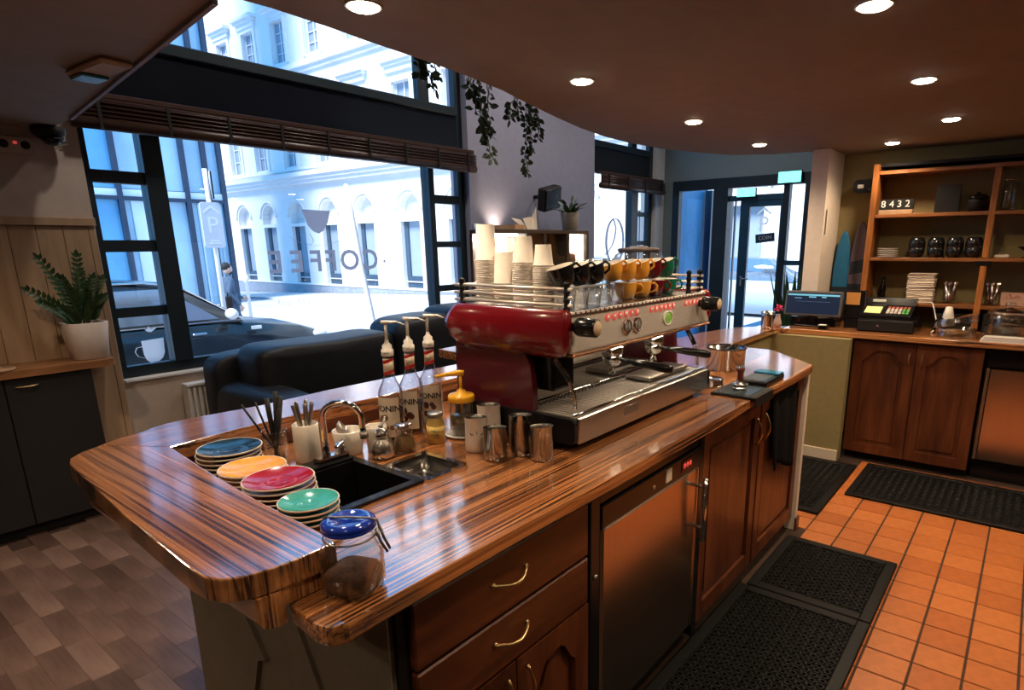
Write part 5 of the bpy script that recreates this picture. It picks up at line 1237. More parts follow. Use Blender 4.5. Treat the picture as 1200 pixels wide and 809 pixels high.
for q, (dx, dy, dz, n) in enumerate(fr_):
    dx *= .72; dz *= .93
    b0 = Vector((x + dx * .15, y + dy * .15, z + .165)); tip = Vector((x + dx, min(y + dy, 4.29), z + .165 + dz))
    ctl = b0 + Vector((dx * .25, dy * .25, dz * .62)); pts = [b0 * (1 - s) ** 2 + ctl * 2 * s * (1 - s) + tip * s * s for s in [k / 12 for k in range(13)]]
    fd = part('frond', MB().tube(pts, [.007 - .0045 * k / 12 for k in range(13)], 6), stem_m, t)
    for k in range(3, 13):
        s = k / 12; p = pts[k]; d = (pts[k] - pts[k - 1]).normalized(); sd = d.cross(Vector((0, -1, .25))).normalized()
        for sg in (-1, 1):
            L = .060 * (1.05 - .45 * s) ; dr = (d * .75 + sd * sg * .8 + Vector((0, -.25, 0))).normalized()
            e = p + dr * L; e.y = min(e.y, 4.30)
            part('leaf', MB().leaf(p, e, .0135 * (1.1 - .4 * s), (0, -1, .3), .25), leaf_m, fd)
    part('leaf', MB().leaf(tip, tip + d * .045, .011, (0, -1, .3), .2), leaf_m, fd)
t = thing('round_board', 'small round wooden board lying at left end of the cupboard shelf', 'board', (.70, 4.12, .9025))
part('board', MB().lathe([(0, 0), (.105, 0), (.11, .005), (.105, .012), (0, .012)], (.66, 4.14, .9025), 28), panel_w, t)
# wall fittings at the top left
t = thing('socket_strip', 'grey wall strip with red light and round sockets under the left ceiling', 'electrical fitting', (.9, 4.33, 2.0))
part('box', MB().box(.50, 1.08, 4.325, 4.349, 1.995, 2.075, .004), plaster, t)
for xx in (.885, .955, 1.045): part('socket', MB().lathe([(.0, .0), (.021, .0), (.019, .004), (.0, .003)], n=18, X=Matrix.Translation((xx, 4.3245, 2.035)) @ Matrix.Rotation(math.pi / 2, 4, 'X')), black_matt, t)
part('indicator', MB().box(.995, 1.01, 4.3195, 4.3245, 2.038, 2.050), red_led, t)
t = thing('dome_camera', 'black dome shaped camera in the corner under the left ceiling', 'camera', (1.13, 4.25, 2.12))
part('housing', MB().lathe([(0, -.03), (.05, -.028), (.075, 0), (.075, .03), (0, .03)], (1.135, 4.25, 2.098), 24), black_matt, t)
part('dome', MB().lathe([(0, -.066), (.03, -.058), (.05, -.036), (.054, -.0285), (0, -.0285)], (1.145, 4.235, 2.098), 20), black_m, t)
part('cable', MB().tube([(1.20, 4.30, 2.11), (1.225, 4.32, 2.09), (1.235, 4.33, 2.06), (1.20, 4.335, 2.05)], .003, 6), white_pl, t)
t = thing('emergency_light', 'grey emergency light with green lens on the left ceiling', 'lamp', (.91, 2.83, 2.13))
XE = Matrix.Translation((.915, 2.74, 2.13)) @ Matrix.Rotation(.06, 4, 'Z')
part('housing', MB().box(-.052, .052, -.15, .15, -.022, -.0005, .008, XE), plaster, t)
part('lens', MB().box(-.046, .046, .03, .142, -.034, -.0225, .005, XE), M('teal_lens', (.02, .16, .17), .15, var=.2, scale=20), t)
# speaker on the pier wall
t = thing('wall_speaker', 'black tilted loudspeaker on the violet wall above display cabinet', 'speaker', (5.25, 4.2, 1.85))
XSP = Matrix.Translation((5.30, 4.17, 1.975)) @ Matrix.Rotation(math.radians(-12), 4, 'Y') @ Matrix.Rotation(math.radians(14), 4, 'X')
part('cabinet', MB().box(-.14, .14, -.075, .03, -.115, .115, .012, XSP), black_matt, t)
part('grille', MB().box(-.128, .128, -.083, -.0755, -.103, .103, .004, XSP), black_m, t)
part('bracket', MB().cyl((5.30, 4.20, 1.99), (5.30, 4.349, 1.99), .02, 10), black_m, t)
# wall cup light and pipe
t = thing('white_pipe', 'white vertical pipe with collar at the edge of violet wall', 'pipe', (4.40, 4.31, .71))
part('pipe', MB().cyl((4.385, 4.318, .72), (4.385, 4.318, 1.62), .024, 12), white_p, t); part('collar', MB().cyl((4.385, 4.318, 1.62), (4.385, 4.318, 1.70), .030, 14), white_p, t)
# trailing vines over the ceiling edge
def vine(pts, label, n, size=.028, wide=.05):
    t = thing('hanging_vine', label, 'plant', pts[0][0], 0, None)
    lv = MB()
    for strand in pts:
        P = [Vector(p) for p in strand]; q = []
        for i in range(len(P) - 1):
            for s in range(6): q.append(P[i].lerp(P[i + 1], s / 6) + Vector((rnd.uniform(-.006, .006), rnd.uniform(-.006, .006), 0)))
        q.append(P[-1]); part('stem', MB().tube(q, .0022, 5), stem_m, t)
        L = sum((q[i + 1] - q[i]).length for i in range(len(q) - 1)); m = int(L * n)
        for k in range(m):
            s = (k + rnd.random()) / m * (len(q) - 1); i = min(int(s), len(q) - 2); p = q[i].lerp(q[i + 1], s - i)
            a = rnd.uniform(0, 6.28); d = Vector((math.cos(a) * .75, math.sin(a) * .4, rnd.uniform(-.9, .15))).normalized(); l = size * rnd.uniform(.7, 1.25)
            b0 = p + d * .008; lv.leaf(b0, b0 + d * l, l * .36, (rnd.uniform(-.5, .5), -1, .4), .2)
    part('leaves', lv, leaf_l, t, kind='stuff')
vine([[(1.80, 1.80, 2.418), (1.80, 2.04, 2.30), (1.815, 2.04, 2.20), (1.86, 2.04, 2.11)], [(1.80, 1.80, 2.418), (1.83, 2.03, 2.28), (1.87, 2.03, 2.16)], [(1.80, 1.80, 2.418), (1.79, 2.05, 2.25), (1.80, 2.05, 2.14)]], 'small green vine hanging before the upper window pane', 85, .034)
vine([[(2.05, 1.86, 2.418), (2.055, 1.98, 2.15), (2.07, 1.98, 2.03), (2.10, 1.98, 1.94), (2.125, 1.98, 1.865)], [(2.05, 1.86, 2.418), (2.02, 1.98, 2.16), (2.035, 1.98, 2.06), (2.075, 1.98, 1.98)], [(2.05, 1.86, 2.418), (2.11, 1.99, 2.16), (2.12, 1.99, 2.03), (2.125, 1.99, 1.95)], [(2.05, 1.86, 2.418), (2.00, 1.98, 2.16), (2.01, 1.98, 2.11)]], 'long green vine hanging beside the violet wall edge', 85, .034)
vine([[(2.42, 1.95, 2.418), (2.44, 2.05, 2.16), (2.445, 2.05, 2.02), (2.44, 2.05, 1.92), (2.455, 2.05, 1.83)], [(2.42, 1.95, 2.418), (2.47, 2.05, 2.13), (2.48, 2.05, 2.02), (2.47, 2.05, 1.93)], [(2.42, 1.95, 2.418), (2.33, 2.02, 2.16), (2.29, 2.02, 2.11), (2.30, 2.02, 2.06)], [(2.42, 1.95, 2.418), (2.36, 2.03, 2.15), (2.37, 2.03, 2.08)], [(2.42, 1.95, 2.418), (2.55, 2.08, 2.16), (2.57, 2.08, 2.09), (2.575, 2.08, 2.01)], [(2.42, 1.95, 2.418), (2.50, 2.06, 2.15), (2.52, 2.06, 2.09)]], 'branching green vine hanging above the wall speaker', 85, .032)
# plant by the entrance
t = thing('floor_plant', 'dark spiky green plant standing before the side pane of the entrance', 'plant', (6.3, 1.86, 0))
part('pot', open_pot(MB(), 6.3, 1.86, .0005, .13, .17, .62, .008), M('dark_pot', (.04, .04, .04), .6, var=.1), t)
part('soil', MB().lathe([(0, 0), (.15, 0), (0, .01)], (6.3, 1.86, .52), 16), soil, t)
for k in range(22):
    a = k * 2.399; d = Vector((math.cos(a) * .28, math.sin(a) * .28, 1)).normalized() if k > 5 else Vector((math.cos(a) * .1, math.sin(a) * .1, 1)); b0 = Vector((6.3 + .06 * math.cos(a), 1.86 + .06 * math.sin(a), .52)); L = rnd.uniform(.5, .78)
    part('leaf', MB().leaf(b0, b0 + d * L, .032, (math.cos(a), math.sin(a), .2), .2), leaf_m, t)

# ------------------------------------------------------------------ things on the back counter
t = thing('metal_tumbler', 'dented steel tumbler on the corner of the back counter', 'cup', (4.42, 1.50, BT))
part('body', MB().lathe([(0, 0), (.040, 0), (.043, .02), (.043, .085), (.050, .122), (.047, .122), (.040, .085), (.04, .01), (0, .008)], (4.40, 1.475, BT), 28, lobes=9, amp=.02), chrome, t)
t = thing('pink_flower', 'small vase with pink flower beside the steel tumbler', 'flower', (4.53, 1.43, BT))
part('vase', MB().lathe([(0, 0), (.022, 0), (.030, .03), (.018, .065), (.016, .085), (.02, .09)], (4.53, 1.445, BT), 18), M('pink_white_vase', (.66, .48, .42), .4, var=.1), t)
part('stem', MB().cyl((4.53, 1.445, BT + .07), (4.525, 1.44, BT + .125), .003, 6), stem_m, t)
fm_ = M('pink_petal', (.66, .06, .20), .6, var=.15)
for k in range(26):
    a = k * 2.4; el = rnd.uniform(-.2, 1.4); d = Vector((math.cos(a) * math.cos(el), math.sin(a) * math.cos(el), math.sin(el))); c = Vector((4.525, 1.44, BT + .125))
    part('petal', MB().leaf(c, c + d * .045, .008, (0, 0, 1)), fm_, t)
def screen(cx, y0, y1, z0, z1, lean, nm, label, scr, bars, foot=True):
    t = thing(nm, label, 'monitor', (cx, (y0 + y1) / 2, BT))
    X = Matrix.Translation((cx, (y0 + y1) / 2, (z0 + z1) / 2)) @ Matrix.Rotation(math.radians(lean), 4, 'Y'); hy = (y1 - y0) / 2; hz = (z1 - z0) / 2
    part('housing', MB().box(0, .035, -hy, hy, -hz, hz, .006, X), M('grey_bezel', (.10, .09, .085), .4, var=.05) if 'grey_bezel' not in MATS else MATS['grey_bezel'], t)
    s = part('display_screen', MB().box(-.003, -.0005, -hy + .014, hy - .014, -hz + .016, hz - .016, 0, X), scr, t)
    for (a, b_, c, d, m) in bars: part('screen_bar', MB().box(-.005, -.0032, a, b_, c, d, 0, X), m, s)
    if foot:
        part('stand', MB().box(cx + .02, cx + .07, (y0 + y1) / 2 - .03, (y0 + y1) / 2 + .03, BT + .01, (z0 + z1) / 2, .006), black_m, t)
        part('foot', MB().box(cx - .04, cx + .12, (y0 + y1) / 2 - .12, (y0 + y1) / 2 + .12, BT, BT + .012, .004), black_m, t)
    return t
screen(4.70, 1.060, 1.455, .975, 1.155, 10, 'till_monitor', 'wide flat monitor with dark blue screen on the back counter', screen_m, [(-.18, .18, .054, .066, screen_bar), (-.02, .03, .042, .050, screen_bar), (-.09, -.06, .042, .050, screen_bar), (.08, .13, .034, .038, screen_bar), (-.12, .12, .012, .0135, M('dim_line', (.1, .2, .4), .5, var=0, emit=(.10, .2, .4), es=.3))])
part('cable_box', MB().box(4.74, 4.92, 1.10, 1.42, BT, BT + .06, .005), black_m, bpy.data.objects['till_monitor'])
t = thing('card_stand', 'small framed stand with orange card beside the till monitor', 'sign', (4.78, .98, BT))
part('frame', MB().box(4.76, 4.785, .915, 1.055, .965, 1.165, .004), black_m, t); part('card', MB().box(4.754, 4.7595, .955, 1.045, 1.065, 1.150), M('orange_card', (.55, .25, .06), .7, var=.06), t)
part('edge_strip', MB().box(4.752, 4.7598, .917, .921, .97, 1.163), steel, t); part('foot', MB().box(4.75, 4.84, .955, 1.045, BT, .9645, .004), black_m, t)  # thin steel strip along one edge of the frame
t = thing('card_reader', 'small white card reader lying before the till monitor', 'card reader', (4.56, 1.13, BT))
part('body', MB().box(4.545, 4.63, 1.11, 1.165, BT, BT + .03, .006), black_m, t); part('slip', MB().box(4.528, 4.575, 1.115, 1.16, BT + .0305, BT + .0345), white_pl, t)
# cash drawer and register
t = thing('cash_box', 'long flat black cash drawer on the back counter under the register', 'cash drawer', (4.76, .78, BT))
part('body', MB().box(4.625, 5.0, .585, .932, BT, BT + .085, .005), black_m, t)
part('drawer_front', MB().box(4.614, 4.6245, .592, .926, BT + .008, BT + .078, .003), black_matt, t)
part('lock', MB().cyl((4.614, .80, BT + .045), (4.608, .80, BT + .045), .008, 10), chrome, t)
rg_ = thing('cash_register', 'black cash register with grey keypad and yellow note standing on cash drawer', 'cash register', (4.78, .78, BT + .0855)); z = BT + .0855
part('body', MB().prism([(4.64, z), (4.64, z + .025), (4.80, z + .085), (4.84, z + .13), (4.90, z + .13), (4.92, z)], -.925, -.615, X=Matrix(((1, 0, 0, 0), (0, 0, -1, 0), (0, 1, 0, 0), (0, 0, 0, 1)))), black_m, rg_)
sl = math.atan2(.06, .16)
XK = Matrix.Translation((4.645, 0, z + .0275)) @ Matrix.Rotation(-sl, 4, 'Y')
part('yellow_note', MB().box(.025, .125, .805, .905, .0005, .003, 0, XK), M('pale_yellow_note', (.72, .74, .30), .7, var=.04), rg_)
kc = [M('key_%d' % i, c, .5, var=0) for i, c in enumerate([(.50, .40, .36), (.62, .55, .5), (.10, .34, .08), (.42, .07, .05)])]
for i in range(6):
    for j in range(4):
        part('key', MB().box(.022 + j * .027, .042 + j * .027, .770 - i * .0235 - .018, .770 - i * .0235, .0005, .009, .002, XK), kc[2] if (i >= 4 and j < 3) else kc[(i + j) % 2] if j < 3 else kc[3], rg_)
part('customer_display', MB().box(4.815, 4.835, .80, .885, z + .09, z + .118, .003), white_pl, rg_)
sp = None; fm2 = M('cream_saucer_edge', (.70, .58, .46), .5, var=.04)
for k in range(17):
    zz = 1.0745 + k * .0122; lb = 'cream folded napkin, %s of pile behind the register' % ORD[16 - k]
    if sp is None:
        m = MB().box(5.0, 5.13, .545, .715, zz, zz + .0105, .005); sp = solo('folded_napkin', m, fm2, lb, 'napkin', (5.065, .63, zz), 'pile of cream napkins')
    else:
        o = sp.copy(); COL.objects.link(o); o.location = (5.065 + rnd.uniform(-.004, .004), .63 + rnd.uniform(-.005, .005), zz); o.rotation_euler = (0, rnd.uniform(-.01, .01), rnd.uniform(-.05, .05)); o['label'] = lb
t = thing('white_cable', 'thin white cable hanging from the shelf behind the register', 'cable', (4.96, .52, 1.0))
part('cable', MB().tube([(5.0, .55, 1.084), (4.955, .535, 1.080), (4.945, .52, 1.04), (4.94, .505, .99), (4.90, .49, .96), (4.80, .49, .915), (4.75, .50, BT + .005)], .004, 6), white_pl, t)
# plastic bags and cup packs
t = thing('plastic_tub', 'clear plastic tub with ribbed lid on the back counter right of the register', 'tub', (4.66, .36, BT))
part('tub', MB().lathe([(0, 0), (.10, 0), (.115, .004), (.118, .02), (.112, .03), (.118, .045), (.112, .055), (.112, .058), (.105, .056), (.10, .01), (0, .006)], (4.66, .36, BT), 32, lobes=14, amp=.02), shiny_clear, t)
part('crumbs', MB().lathe([(0, 0), (.085, 0), (.09, .02), (.05, .034), (0, .036)], (4.66, .36, BT + .009), 20, lobes=7, amp=.06), M('golden_crumbs', (.20, .10, .04), .7, var=.4, scale=60, bmp=.6), t)
part('lid', MB().loft([[(4.66 + .11 * math.cos(a * .2244) * s + zz * .15, .36 + .118 * math.sin(a * .2244) * s, BT + .06 + zz + .045 * (.5 - .5 * math.sin(a * .2244)) * 1.0) for a in range(28)] for s, zz in ((1.0, .0), (1.02, .012), (.98, .03), (.95, .045))], caps=True, smooth=False), shiny_clear, t)
t = thing('stacked_cup_lids', 'small pile of shiny white cup lids inside the clear tub', 'lids', (4.72, .40, BT + .06))
part('lids', MB().lathe([(0, 0), (.035, 0), (.032, .03), (.036, .034), (.028, .08), (.018, .125), (0, .128)], (4.80, .42, BT + .05), 24, lobes=8, amp=.05), white_c, t)
t = thing('glass_cookie_jar', 'large clear glass jar with domed lid at right end of back counter', 'jar', (4.72, .085, BT))
part('glass_body', MB().lathe([(0, 0), (.085, 0), (.095, .01), (.097, .12), (.090, .15), (.086, .15), (.092, .12), (.09, .012), (0, .006)], (4.74, .095, BT), 32), shiny_clear, t)
part('lid', MB().lathe([(.088, 0), (.112, .006), (.112, .012), (.085, .024), (.05, .034), (.018, .038), (.016, .048), (.028, .052), (.028, .068), (.018, .074), (0, .075)], (4.74, .095, BT + .1505), 32), shiny_clear, t)
part('contents', MB().lathe([(0, 0), (.082, 0), (.084, .07), (.06, .08), (0, .085)], (4.74, .095, BT + .008), 24, lobes=9, amp=.04), M('brown_cookies', (.12, .07, .04), .8, var=.4, scale=40, bmp=.5), t)
t = thing('clear_tray', 'clear plastic tray of white paper sheets at right end of back counter', 'tray', (4.60, .05, BT))
part('tray', MB().box(4.54, 4.635, -.14, .205, BT + .038, BT + .096, .004), shiny_clear, t)
t = thing('paper_sheets', 'stack of white paper sheets under the clear plastic tray', 'paper', (4.58, .04, BT))
for k in range(5): part('sheet', MB().box(4.515 + .004 * (k % 2), 4.63, -.15, .215 - .005 * k, BT + k * .0065, BT + k * .0065 + .0058), white_pl, t)
t = thing('storage_box', 'dark square box standing at back of the counter under the lowest shelf', 'box', (5.05, .40, BT))
part('box', MB().box(4.985, 5.15, .10, .24, BT, BT + .125, .004).box(4.99, 5.15, .30, .52, BT, BT + .11, .004), black_matt, t)

# ------------------------------------------------------------------ things on the shelves
S1, S2, S3 = 1.6822, 1.3852, 1.0742
def block_sign():
    t = thing('number_blocks', 'black number board reading 8432 on pale block base on top shelf', 'sign', (5.03, .84, S1))
    part('base', MB().box(4.985, 5.03, .735, .945, S1, S1 + .028, .002), panel_w, t)
    b = part('board', MB().prism(rrect(.735, .945, S1 + .0285, S1 + .10, .012, 3), 5.0, 5.03, X=YZ(0)), black_matt, t)
    for ch, yy in zip('8432', (.922, .870, .822, .772)):
        m = MB(); lettering(m, ch, .064, (4.9985, yy, S1 + .066), (0, -1, 0), (0, 0, 1), .0006); part('numeral', m, white_pl, b)
block_sign()
t = thing('dark_picture', 'plain black square board standing on the top shelf', 'board', (5.1, .545, S1)); part('board', MB().box(5.07, 5.09, .475, .618, S1, S1 + .182, .002), black_matt, t)
part('strut', MB().box(5.0905, 5.12, .53, .55, S1, S1 + .12), black_matt, t)
t = thing('dark_pot', 'dark lidded pot beside the post on the top shelf', 'pot', (5.1, .37, S1))
part('body', MB().lathe([(0, 0), (.045, 0), (.055, .06), (.055, .085)], (5.09, .375, S1), 24), black_matt, t); part('lid', MB().lathe([(.062, 0), (.062, .008), (.045, .024), (.012, .03), (.012, .04), (0, .042)], (5.09, .375, S1 + .0855), 24), black_m, t)
t = thing('glass_carafe', 'clear glass pitcher with chrome lid on top shelf right of the post', 'jug', (5.08, .205, S1))
part('glass_body', MB().lathe([(0, 0), (.040, 0), (.045, .02), (.038, .09), (.040, .185), (.036, .185), (.034, .09), (.04, .02), (0, .006)], (5.07, .205, S1), 28), jar_glass, t); part('lid', MB().lathe([(.046, 0), (.048, .006), (.03, .014), (.01, .018), (0, .02)], (5.07, .205, S1 + .1855), 24), chrome, t)
part('rod', MB().cyl((5.07, .205, S1 + .01), (5.07, .205, S1 + .18), .004, 6), chrome, t)
for k, (yy, h, lb) in enumerate([(.10, .15, 'first dark bottle right of glass pitcher on top shelf'), (.03, .17, 'second dark bottle right of glass pitcher on top shelf')]):
    t = thing('dark_bottle', lb, 'bottle', (5.09, yy, S1)); part('body', MB().lathe([(0, 0), (.026, 0), (.028, .09), (.012, .12), (.012, h)], (5.09, yy, S1), 20), jar_glass, t); part('fill', MB().lathe([(0, 0), (.023, 0), (.024, .07), (0, .075)], (5.09, yy, S1 + .004), 16), M('olive_fill', (.12, .10, .03), .4, var=0) if 'olive_fill' not in MATS else MATS['olive_fill'], t)
pr = None
for k in range(5):
    z = S2 + k * .0135; lb = 'white rimmed dark plate, %s of stack on the middle shelf' % ORD[4 - k]
    if pr is None:
        t = thing('plate', lb, 'plate', (5.07, .875, z), 0, 'plates on the middle shelf')
        part('rim', MB().lathe([(0, 0), (.04, 0), (.072, .009), (.072, .0115), (.04, .004), (0, .004)], (5.07, .875, z), 28), white_c, t); part('centre', MB().lathe([(0, .0045), (.038, .0045), (.066, .0095), (.038, .005), (0, .005)], (5.07, .875, z), 24), G['black'], t); pr = proto_done(t)
    else: copy_tree(pr, (5.07, .875, z), None, lb)
k = 0
for yy in (.690, .575, .465, .356):
    for tier in (0, 1):
        w_ = ('first', 'second', 'third', 'fourth')[('0.69', '0.575', '0.465', '0.356').index(str(yy))]
        t = thing('black_bowl', 'glossy black cup, %s from the plates, %s on middle shelf' % (w_, 'upper one' if tier else 'lower one'), 'cup', (5.06, yy, S2 + tier * .0705), 0, 'black cups on the middle shelf')
        zz = S2 + tier * .0705
        prof = [(0, 0), (.034, 0), (.049, .03), (.0525, .068), (.0505, .0695), (.046, .03), (0, .01)] if tier == 0 else [(.051, 0), (.0525, .001), (.051, .034), (.042, .058), (.032, .066), (0, .067)]
        part('body', MB().lathe(prof, (5.06, yy, zz), 24), G['black'], t)
        part('handle', MB().tube([(5.06 - .049, yy - .01, zz + .052), (5.06 - .066, yy - .014, zz + .046), (5.06 - .064, yy - .014, zz + .026), (5.06 - .046, yy - .01, zz + .020)], .004, 6), G['black'], t)
t = thing('spoon_rest', 'small pale dish with clear glass bell on middle shelf right of post', 'dish', (5.06, .20, S2)); part('dish', MB().box(5.01, 5.09, .155, .235, S2, S2 + .022, .006), rim_c, t); part('bell', MB().lathe([(.018, 0), (.016, .04), (.010, .055), (.004, .06), (.004, .072), (0, .074)], (5.06, .195, S2 + .0225), 16), jar_glass, t)
t = thing('stemmed_dish', 'dark stemmed dish at the right end of middle shelf', 'dish', (5.06, .06, S2)); part('body', MB().lathe([(0, 0), (.03, 0), (.006, .008), (.006, .04), (.045, .065), (.05, .072), (.04, .066), (0, .045)], (5.06, .07, S2), 22), G['black'], t)
for (yy, lb) in ((.455, 'glass mug with spoons on lowest shelf left of the post'), (.215, 'glass mug with spoons on lowest shelf right of the post')):
    t = thing('glass_mug', lb, 'mug', (5.06, yy, S3)); part('glass_body', MB().lathe([(0, 0), (.036, 0), (.040, .02), (.038, .095), (.034, .095), (.036, .02), (0, .008)], (5.06, yy, S3), 24, lobes=10, amp=.02), jar_glass, t)
    for q in range(6): part('spoon', MB().tube([(5.06 + .01 * math.cos(q), yy + .01 * math.sin(q), S3 + .01), (5.06 + .03 * math.cos(q), yy + .034 * math.sin(q), S3 + .135)], .003, 6, flat=.5).ball((5.06 + .031 * math.cos(q), yy + .035 * math.sin(q), S3 + .14), (.006, .008, .010), 8, 5), chrome, t)
t = thing('pink_card', 'pale pink card standing on the lowest shelf at right end', 'card', (5.1, .09, S3)); part('card', MB().box(5.10, 5.105, -.02, .165, S3, S3 + .085), M('pink_card_paper', (.55, .33, .25), .8, var=.05), t)
wm = MB()
for k in range(5): wm.tube([(5.0985, .14 - k * .017, S3 + .055 + .012 * math.sin(k * 2)), (5.0985, .13 - k * .017, S3 + .066 - .01 * math.cos(k * 3)), (5.0985, .125 - k * .017, S3 + .05)], .0016, 5)
part('scrawl', wm, red_band, t, kind='stuff'); part('strut', MB().box(5.1055, 5.13, .06, .08, S3, S3 + .05), black_matt, t)
t = thing('dark_bottle_tall', 'dark slim bottle behind the register on the lowest shelf', 'bottle', (5.1, .90, S3)); part('body', MB().lathe([(0, 0), (.022, 0), (.024, .09), (.012, .12), (.012, .17), (0, .172)], (5.12, .885, S3), 20), black_m, t)
t = thing('wall_box', 'black rounded wall box with small white label beside the shelving', 'wall box', (5.19, 1.10, 1.88)); part('body', MB().prism(rrect(1.015, 1.155, 1.845, 1.935, .03, 5), 5.10, 5.185, X=YZ(0)), black_m, t); part('label', MB().box(5.0985, 5.0998, 1.085, 1.125, 1.875, 1.900), white_pl, t); part('bracket', MB().box(5.186, 5.2195, 1.06, 1.11, 1.87, 1.91), black_matt, t); part('indicator', MB().box(5.0985, 5.0998, 1.045, 1.05, 1.862, 1.867), white_pl, t)
# surfboards leaning between pillar and shelving
def board(y, zt, w_, lean, mat, label, dark, txt=False):
    t = thing('surfboard', label, 'surfboard', (5.10, y, .90)); H = zt - BT
    prof = [(0, .0), (.55, .02), (.85, .18), (1.0, .42), (.97, .62), (.78, .82), (.45, .95), (.16, .99), (0, 1.0)]
    o = [(p * w_ / 2, q * H) for p, q in prof] + [(-p * w_ / 2, q * H) for p, q in prof[::-1][1:-1]]
    X = Matrix.Translation((5.115, y, BT + .006)) @ Matrix.Rotation(math.radians(lean), 4, 'Y') @ Matrix(((0, 0, 1, 0), (1, 0, 0, 0), (0, 1, 0, 0), (0, 0, 0, 1)))
    b_ = part('deck', MB().prism(o, 0, .022, X), mat, t); bevmod(b_, .008)
    part('lower_deck', MB().prism([(-w_ * .36, .05 * H), (w_ * .36, .05 * H), (w_ * .47, .38 * H), (-w_ * .47, .38 * H)], -.0015, -.0003, X), dark, t)
    if txt: part('emblem', MB().prism([(-w_ * .42, .50 * H), (w_ * .42, .47 * H), (w_ * .42, .60 * H), (-w_ * .42, .63 * H)], -.0015, -.0003, X), dark, t)
board(1.190, 1.575, .115, 3.2, M('blue_board', (.015, .14, .30), .35, var=.08), 'narrow blue surfboard leaning on the wall beside the cream pillar', M('navy_board', (.010, .020, .035), .4, var=.1))
board(1.075, 1.640, .125, 3.0, M('purple_grey_board', (.12, .095, .13), .45, var=.08), 'purple grey surfboard leaning on the wall beside the shelving', MATS['navy_board'], True)
t = thing('door_plate', 'small metal strike plate with white strip on the side of pillar', 'plate', (4.85, 1.26, 1.6)); part('plate', MB().box(4.84, 4.862, 1.2585, 1.2615, 1.55, 1.72), steel_d, t); part('strip', MB().box(4.868, 4.89, 1.2585, 1.2615, 1.56, 1.74), white_pl, t)
# ------------------------------------------------------------------ outside
road = M('pale_asphalt', (.46, .48, .52), .8, var=.06, scale=1.2, bmp=.1)
pave = M('pale_pavement', (.56, .57, .58), .8, var=.05, scale=2)
def gz(y): return -.25 - .03 * max(0, y - 7)
g = MB()
ys = [4.6, 6.0, 7.0, 10, 16, 24, 40, 60]
vs = [(x, y, gz(y) + (.10 if y < 6.1 else 0) - .0) for y in ys for x in (-40, 70)]; g.add(vs, [(2 * i, 2 * i + 1, 2 * i + 3, 2 * i + 2) for i in range(len(ys) - 1)])
g.box(8.33, 70, -40, 4.6, -.30, -.25); 
struct('street', g, road, None, (0, 5, -.2))
struct('kerb', MB().box(-40, 17.0, 5.95, 6.08, -.24, -.14), pave)
struct('pavement', MB().add([(14.9, 5, -.13), (17.9, 5, -.13), (17.9, 40, gz(40) + .14), (14.9, 40, gz(40) + .14), (14.9, 5, -.30), (14.9, 40, gz(40) - .05)], [(0, 1, 2, 3), (0, 3, 5, 4)]), pave)
stone = M('white_stucco', (.80, .80, .79), .85, var=.03, scale=1.5)
stone2 = M('bluegrey_plinth', (.30, .34, .40), .8, var=.15, scale=6)
shade_p = M('dark_glass_and_shade', (.05, .09, .14), .15, var=.1, scale=3)  # window glass, and the painted shade strips in the recesses
blindp = M('pale_window_blind', (.30, .38, .46), .7, var=.05, scale=2)
sash = M('white_sash', (.66, .68, .70), .6, var=.02)
FX = 18.0
ab = thing('arched_building', 'white classical building with arched ground floor windows across the street', 'building', (FX, 20, -1))
cols = [36.1, 33.4, 30.6, 27.78, 24.9, 21.75, 18.7, 15.75, 12.8, 9.9, 7.0, 4.1, 1.2]
hw = .64; YA, YB = -6.0, 41.0
holes = []
for c in cols:
    holes.append(rect(c - hw, c + hw, -.33, 2.54))
    holes.append([(c + .69, 2.70)] + arc(c, 3.02, .69, 0, 180, 10) + [(c - .69, 2.70)])
part('ground_wall', MB().prism_h([(YA, -2), (YB, -2), (YB, 4.72), (YA, 4.72)], holes, FX, FX + .40, X=YZ(0)), stone, ab)
part('plinth', MB().box(FX - .06, FX - .001, YA, YB, -2, -.42), stone2, ab)
part('sill_course', MB().box(FX - .10, FX - .001, YA, YB, -.419, -.34, .02), stone, ab)
part('back_wall', MB().box(FX + .401, FX + .45, YA, YB, 2.62, 4.7), stone, ab)
for c in cols:
    wn = part('window', MB().box(FX + .28, FX + .30, c - hw, c + hw, .19, 2.54), blindp, ab)
    part('lower_pane', MB().box(FX + .22, FX + .26, c - hw, c + hw, -.33, .189), shade_p, wn)
    part('rail', MB().box(FX + .16, FX + .20, c - hw, c + hw, -.08, -.03), sash, wn)
    part('recess_shade', MB().box(FX + .20, FX + .279, c + hw - .24, c + hw - .001, .19, 2.539), shade_p, wn)  # dark strip standing in for the shadow on this side of the recess
    ring_ = [(FX - .03, c + .83 * math.cos(a * math.pi / 14), 3.02 + .83 * math.sin(a * math.pi / 14)) for a in range(15)]
    part('arch_moulding', MB().tube(ring_, .05, 6), stone, wn)
part('main_cornice', MB().box(FX - .42, FX - .001, YA, YB, 4.70, 4.86).box(FX - .30, FX - .001, YA, YB, 4.55, 4.699).box(FX - .55, FX - .001, YA, YB, 4.861, 5.05), stone, ab)
part('band', MB().box(FX, FX + .4, YA, YB, 4.721, 5.3), stone, ab)
h2 = [rect(c - .55, c + .55, 5.45, 8.05) for c in cols] + [rect(c - .55, c + .55, 10.2, 12.0) for c in cols]
part('upper_wall', MB().prism_h([(YA, 5.3), (YB, 5.3), (YB, 16.5), (YA, 16.5)], h2, FX, FX + .4, X=YZ(0)), stone, ab)
part('sill_course', MB().box(FX - .12, FX - .001, YA, YB, 5.22, 5.34), stone, ab)
